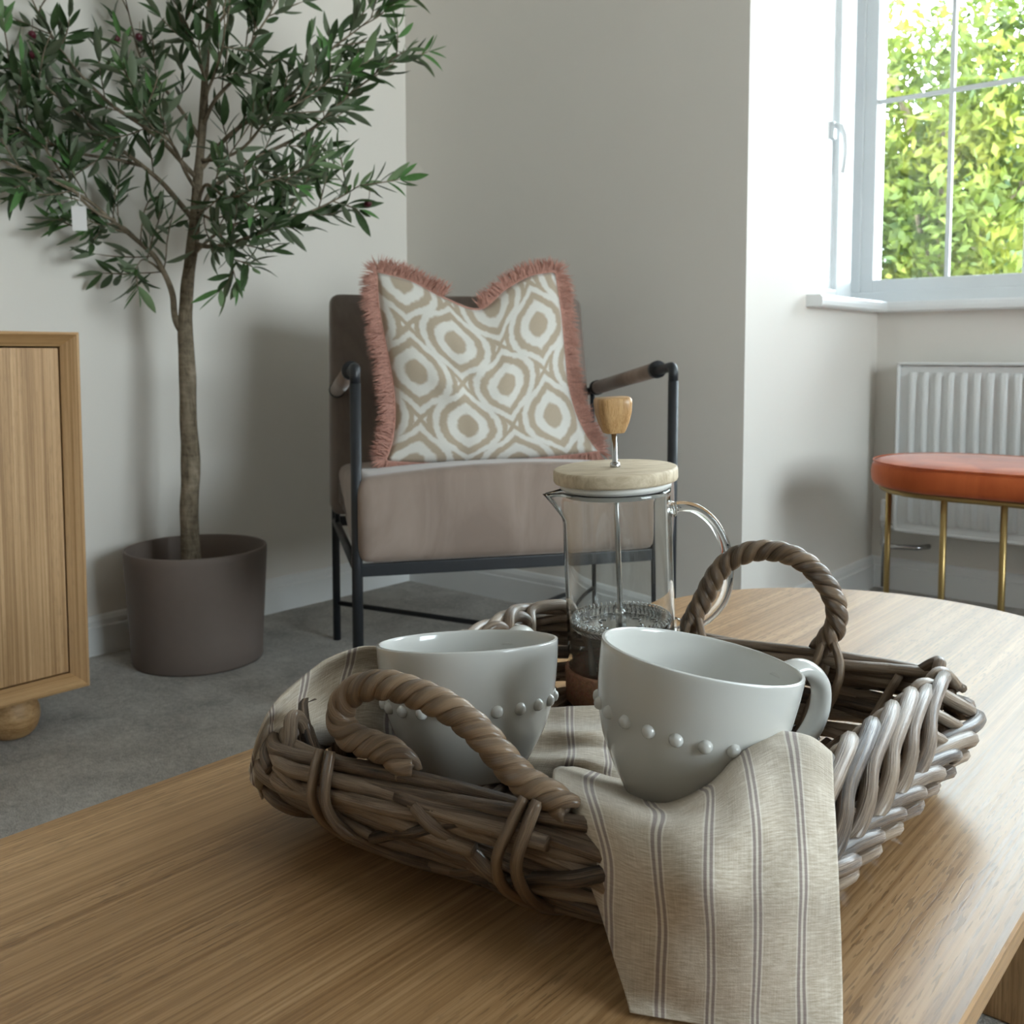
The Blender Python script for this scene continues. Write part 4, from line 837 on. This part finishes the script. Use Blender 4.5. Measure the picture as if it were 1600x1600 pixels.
        # lashings that tie each foot of the handle over the wall of the tray
        for e, idx in ((0, 1), (1, len(D[key])-2)):
            a = V(D[key][(3 if side == 0 else 1) if e == 0 else -2]); base = min(((a-W(side+q, 1)).length, side+q) for q in np.linspace(.05, .95, 60))[1]
            for m_, dt in enumerate((-.030, .020)):
                cane(([W(base+dt*.5, 1.22, .002), W(base+dt*.6, 1.02, .015), W(base+dt*.7, .74, .021), W(base+dt*.8+.02, .46, .021), W(base+dt+.09, .22, .018), W(base+dt*.5+.19, .13, .014), W(base+.29, .22, .012), W(base+.36, .36, .006)] if e == 0 else
                      [W(base+dt*.5-.02, 1.22, .002), W(base+dt*.6-.02, 1.02, .015), W(base+dt*.8-.02, .72, .021), W(base+dt, .42, .021), W(base+dt*.6+.03, .18, .016), W(base+.07, .02, .006)]) if side == 0 else
                     [a+V((0, 0, .012)), W(base+dt, 1.06, -.012), W(base+dt*1.6, .8, -.020), W(base+dt*1.6, .45, -.019), W(base+dt, .1, -.016)], .0034, 'wrap', 7, 'lashing', smoothn=5)
basket()
print('canes', ncane)
# ---------------------------------------------------------------- tea towel
def patch(C, nu, nv):
    rows = [catmull([V(p[:3]) for p in r], nu) for r in C]; ss = [catmull([V((p[3], 0, 0)) for p in r], nu) for r in C]
    cols = list(zip(*rows)); sc = list(zip(*ss)); out = [catmull(c, nv) for c in cols]; so = [catmull(c, nv) for c in sc]
    return list(zip(*out)), list(zip(*so))
def towel():
    root = None; b = MB()
    for name, nu, nv in (('body', 10, 9), ('drape', 10, 12)):
        G, S_ = patch(D[name], nu, nv); nr, nc = len(G), len(G[0]); v = []; uv = []; vv = 0; off_ = 0 if name == 'drape' else 3.3
        for j in range(nr):
            if j: vv += (G[j][nc//2]-G[j-1][nc//2]).length
            for i in range(nc):
                p = G[j][i].copy(); fade = min(1, j/8, (nr-1-j)/4+.3)
                wr = noise.noise(V((p.x*34, p.y*34, p.z*40)))*.0016+noise.noise(V((p.x*90, p.y*90, p.z*60)))*.0005
                if name == 'drape' and p.z < .395: wr *= .2
                v.append(p+V((0, 0, abs(wr) if p.z < .40 else wr))-FW*wr*.4); uv.append((S_[j][i].x, vv+off_))
        f = [(j*nc+i, (j+1)*nc+i, (j+1)*nc+i+1, j*nc+i+1) for j in range(nr-1) for i in range(nc-1)]
        b.add([q-V((-.3, .5, .4)) for q in v], f, uv)
    o = obj('tea_towel', b.me(), M['linen'], None, (-.3, .5, .4), True); tag(o, 'striped beige linen tea towel under the cups, hanging over the tray corner', 'towel')
    m = o.modifiers.new('thickness', 'SOLIDIFY'); m.thickness = .0012; m.offset = 0
towel()
# ---------------------------------------------------------------- cups
def cup(name_label, rim, ax, hdir, handle_visible=True):
    Hc, R_ = .086, .060; ax = V(ax).normalized(); base = V(rim)-ax*Hc; Mx = axis_frame(base, ax, V(hdir))
    root = bpy.data.objects.new('coffee_cup', None); COL.objects.link(root); root.matrix_world = Mx; root.empty_display_size = .03
    tag(root, name_label, 'cup', 'white beaded cups')
    out = [(0, .003), (.026, .003), (.028, 0), (.0315, .0008), (.0345, .005), (.042, .016), (.0505, .032), (.0560, .05), (.0588, .068), (.0600, Hc-.002), (.0592, Hc)]
    inn = [(.0572, Hc-.0015), (.0558, .066), (.0525, .048), (.0465, .031), (.037, .016), (.022, .009), (0, .0075)]
    lathe('body', smooth_prof(out+inn, 4), M['ceramic'], root, 72)
    zb = .049; rb = .0562
    for k in range(22):
        a = 2*PI*k/22+.12
        o = lathe('bead', smooth_prof([(0, .0030), (.0026, .0023), (.0040, 0), (.0040, -.001)], 3), M['ceramic'], root, 12)
        n = V((math.cos(a), math.sin(a), -.18)).normalized(); o.matrix_local = axis_frame((math.cos(a)*rb, math.sin(a)*rb, zb), n, V((0, 0, 1)))
    P = catmull([(0, .0606, .0725), (0, .0675, .0800), (0, .080, .0820), (0, .0930, .073), (0, .0960, .055), (0, .088, .037), (0, .073, .0265), (0, .060, .0225), (0, .050, .024)], 6)
    n = len(P); r = [.0075+.002*abs(2*i/(n-1)-1)**3 for i in range(n)]
    tube('handle', P, r, M['ceramic'], root, 16, flat=.72, nrm=V((1, 0, 0)))
    return root
def vax(u, r, f):
    f_ = V((FW.x, FW.y, 0)).normalized(); return V((0, 0, 1))*u+RT*r+f_*f
FH = V((FW.x, FW.y, 0)).normalized()
cup('white beaded cup at the front right of the tray, its handle pointing right', (-.285, .509, .523), vax(1, .175, .062), RT*.92+FH*.40)
cup('white beaded cup at the left of the tray beside the near handle', (-.439, .471, .511), vax(1, -.035, .165), FH*.9+RT*.45)
# ---------------------------------------------------------------- french press
def press():
    base = V((-.466, .697, .4065)); ax = vax(1, -.045, -.022).normalized(); hd = V((RT.x, RT.y, 0)).normalized(); Mx = axis_frame(base, ax, hd)
    # local y points to the handle
    r0 = bpy.data.objects.new('french_press', None); COL.objects.link(r0); r0.matrix_world = Mx; r0.empty_display_size = .03
    tag(r0, 'glass french press with pale wooden lid, wooden knob and cork base on the tray', 'coffee press')
    lathe('cork_base', [(0, 0), (.0475, 0), (.0492, .0018), (.0492, .0275), (.0478, .0295), (.0462, .0295), (.0455, .027), (.0455, .008), (0, .008)], M['cork'], r0, 64)
    G0, G1 = .0092, .181; Ro, t_ = .0462, .0019
    outer = [(0, G0), (.030, G0), (.0395, G0+.0025), (.0445, G0+.009), (Ro, G0+.018), (Ro, .05), (Ro, .10)]+[(Ro, G1-.026+.026*i/8) for i in range(8)]+[(Ro+.0004, G1)]
    inner = [(Ro-t_*.6, G1+.0007), (Ro-t_, G1-.001)]+[(Ro-t_, G1-.026+.026*i/8) for i in range(7, -1, -1)]+[(Ro-t_, .10), (Ro-t_, .05), (Ro-t_, G0+.019), (.0428, G0+.0105), (.038, G0+.005), (.029, G0+.0028), (0, G0+.0028)]
    segs = 96; v, f, uv = lathe_data(outer+inner, segs); vv = []
    for a in v:      # the pouring lip: opposite the handle, pulled out and up near the rim
        x, y, z = a; ang = math.atan2(x, -y); k = math.exp(-(ang/.20)**2); q = max(0, (z-(G1-.024))/.024); rr = math.hypot(x, y)
        if rr > .02 and q > 0: s = 1+.34*k*q**1.1; z -= .002*k*q; y *= s; x *= (1-.25*k*q)
        vv.append((x, y, z))
    me = mesh(vv, f, uv); bm = bmesh.new(); bm.from_mesh(me); bmesh.ops.remove_doubles(bm, verts=bm.verts, dist=1e-6); bmesh.ops.recalc_face_normals(bm, faces=bm.faces); bm.to_mesh(me); bm.free()
    obj('beaker', me, M['glass'], r0, smooth=True)
    P = catmull([(0, Ro+.0006, .162), (0, Ro+.010, .1635), (0, Ro+.024, .159), (0, Ro+.037, .146), (0, Ro+.0455, .125), (0, Ro+.047, .100), (0, Ro+.042, .081), (0, Ro+.030, .067), (0, Ro+.016, .060), (0, Ro+.0006, .060)], 8)
    n = len(P); tube('handle', P, [.0045+.0035*max(0, 1-i/4)+.0030*max(0, 1-(n-1-i)/4) for i in range(n)], M['glass'], r0, 20, flat=1.)
    lathe('lid', [(0, .1875), (.0485, .1875), (.0515, .1882), (.0525, .190), (.0525, .1975), (.0517, .199), (.0505, .1995), (0, .1995)], M['beech'], r0, 72)
    lathe('seal_ring', [(0, .1875), (.0468, .1875), (.0468, .1832), (.0432, .1830), (.0432, .177), (.0405, .1765), (.0400, .181), (0, .181)], M['milky'], r0, 64)
    lathe('rod_collar', smooth_prof([(.0025, .204), (.004, .203), (.0045, .1995), (.0045, .1995)], 2), M['steel'], r0, 20)
    kz = .2285
    def sq(a, i): c, s = abs(math.cos(a)), abs(math.sin(a)); return 1/((c**4+s**4)**.25)*.93
    k = lathe('knob', [(0, kz), (.0085, kz), (.0095, kz+.001), (.0130, kz+.009), (.0152, kz+.017), (.0160, kz+.025), (.0158, kz+.0285), (.0145, kz+.0300), (0, kz+.0300)], M['bamboo'], r0, 56, fn=sq)
    k.rotation_euler = (0, 0, .18)
    tube('plunger_rod', [(0, 0, .062), (0, 0, kz+.004)], .0023, M['steel'], r0, 16)
    zd = .0665
    f_ = lathe('filter_plate', [(0, zd-.002), (.030, zd-.002), (.036, zd-.003), (.040, zd+.0005), (.0425, zd+.003), (.0430, zd+.001), (.0405, zd-.003), (.036, zd-.0045), (0, zd-.0045)], M['steel'], r0, 72)
    lathe('hub_nut', [(0, zd+.010), (.0042, zd+.010), (.0048, zd+.008), (.0048, zd-.001), (0, zd-.001)], M['steel'], r0, 6)
    N = 62; Q = []
    for i in range(N*10):
        a = 2*PI*i/(N*10); b = a*N; R2 = .0408+.0026*math.cos(b); Q.append((R2*math.cos(a), R2*math.sin(a), zd+.003+.0026*math.sin(b)))
    tube('spring', Q, .0006, M['steel'], f_, 4, closed=True)
    for rr, nn_ in ((.016, 6), (.028, 11)):
        for i in range(nn_):
            a = 2*PI*i/nn_; c = V((rr*math.cos(a), rr*math.sin(a), zd-.0015)); r_ = V((math.cos(a), math.sin(a), 0)); t = V((-r_.y, r_.x, 0))
            tube('embossed_arc', [c+t*.0045*math.cos(b)+r_*.004*math.sin(b) for b in np.linspace(0, PI, 8)], .0006, M['steel'], f_, 5)
    b = MB()   # hexagon perforations ring as a woven mesh skirt under the spring
    for i in range(60):
        a = 2*PI*i/60
        for s in (1, -1):
            d = tube_data([(.0425*math.cos(a), .0425*math.sin(a), zd-.001), (.0395*math.cos(a+s*.09), .0395*math.sin(a+s*.09), zd-.0050)], .0003, 3); b.add(*d)
    obj('mesh_screen', b.me(), M['steel'], f_)['kind'] = 'stuff'
press()
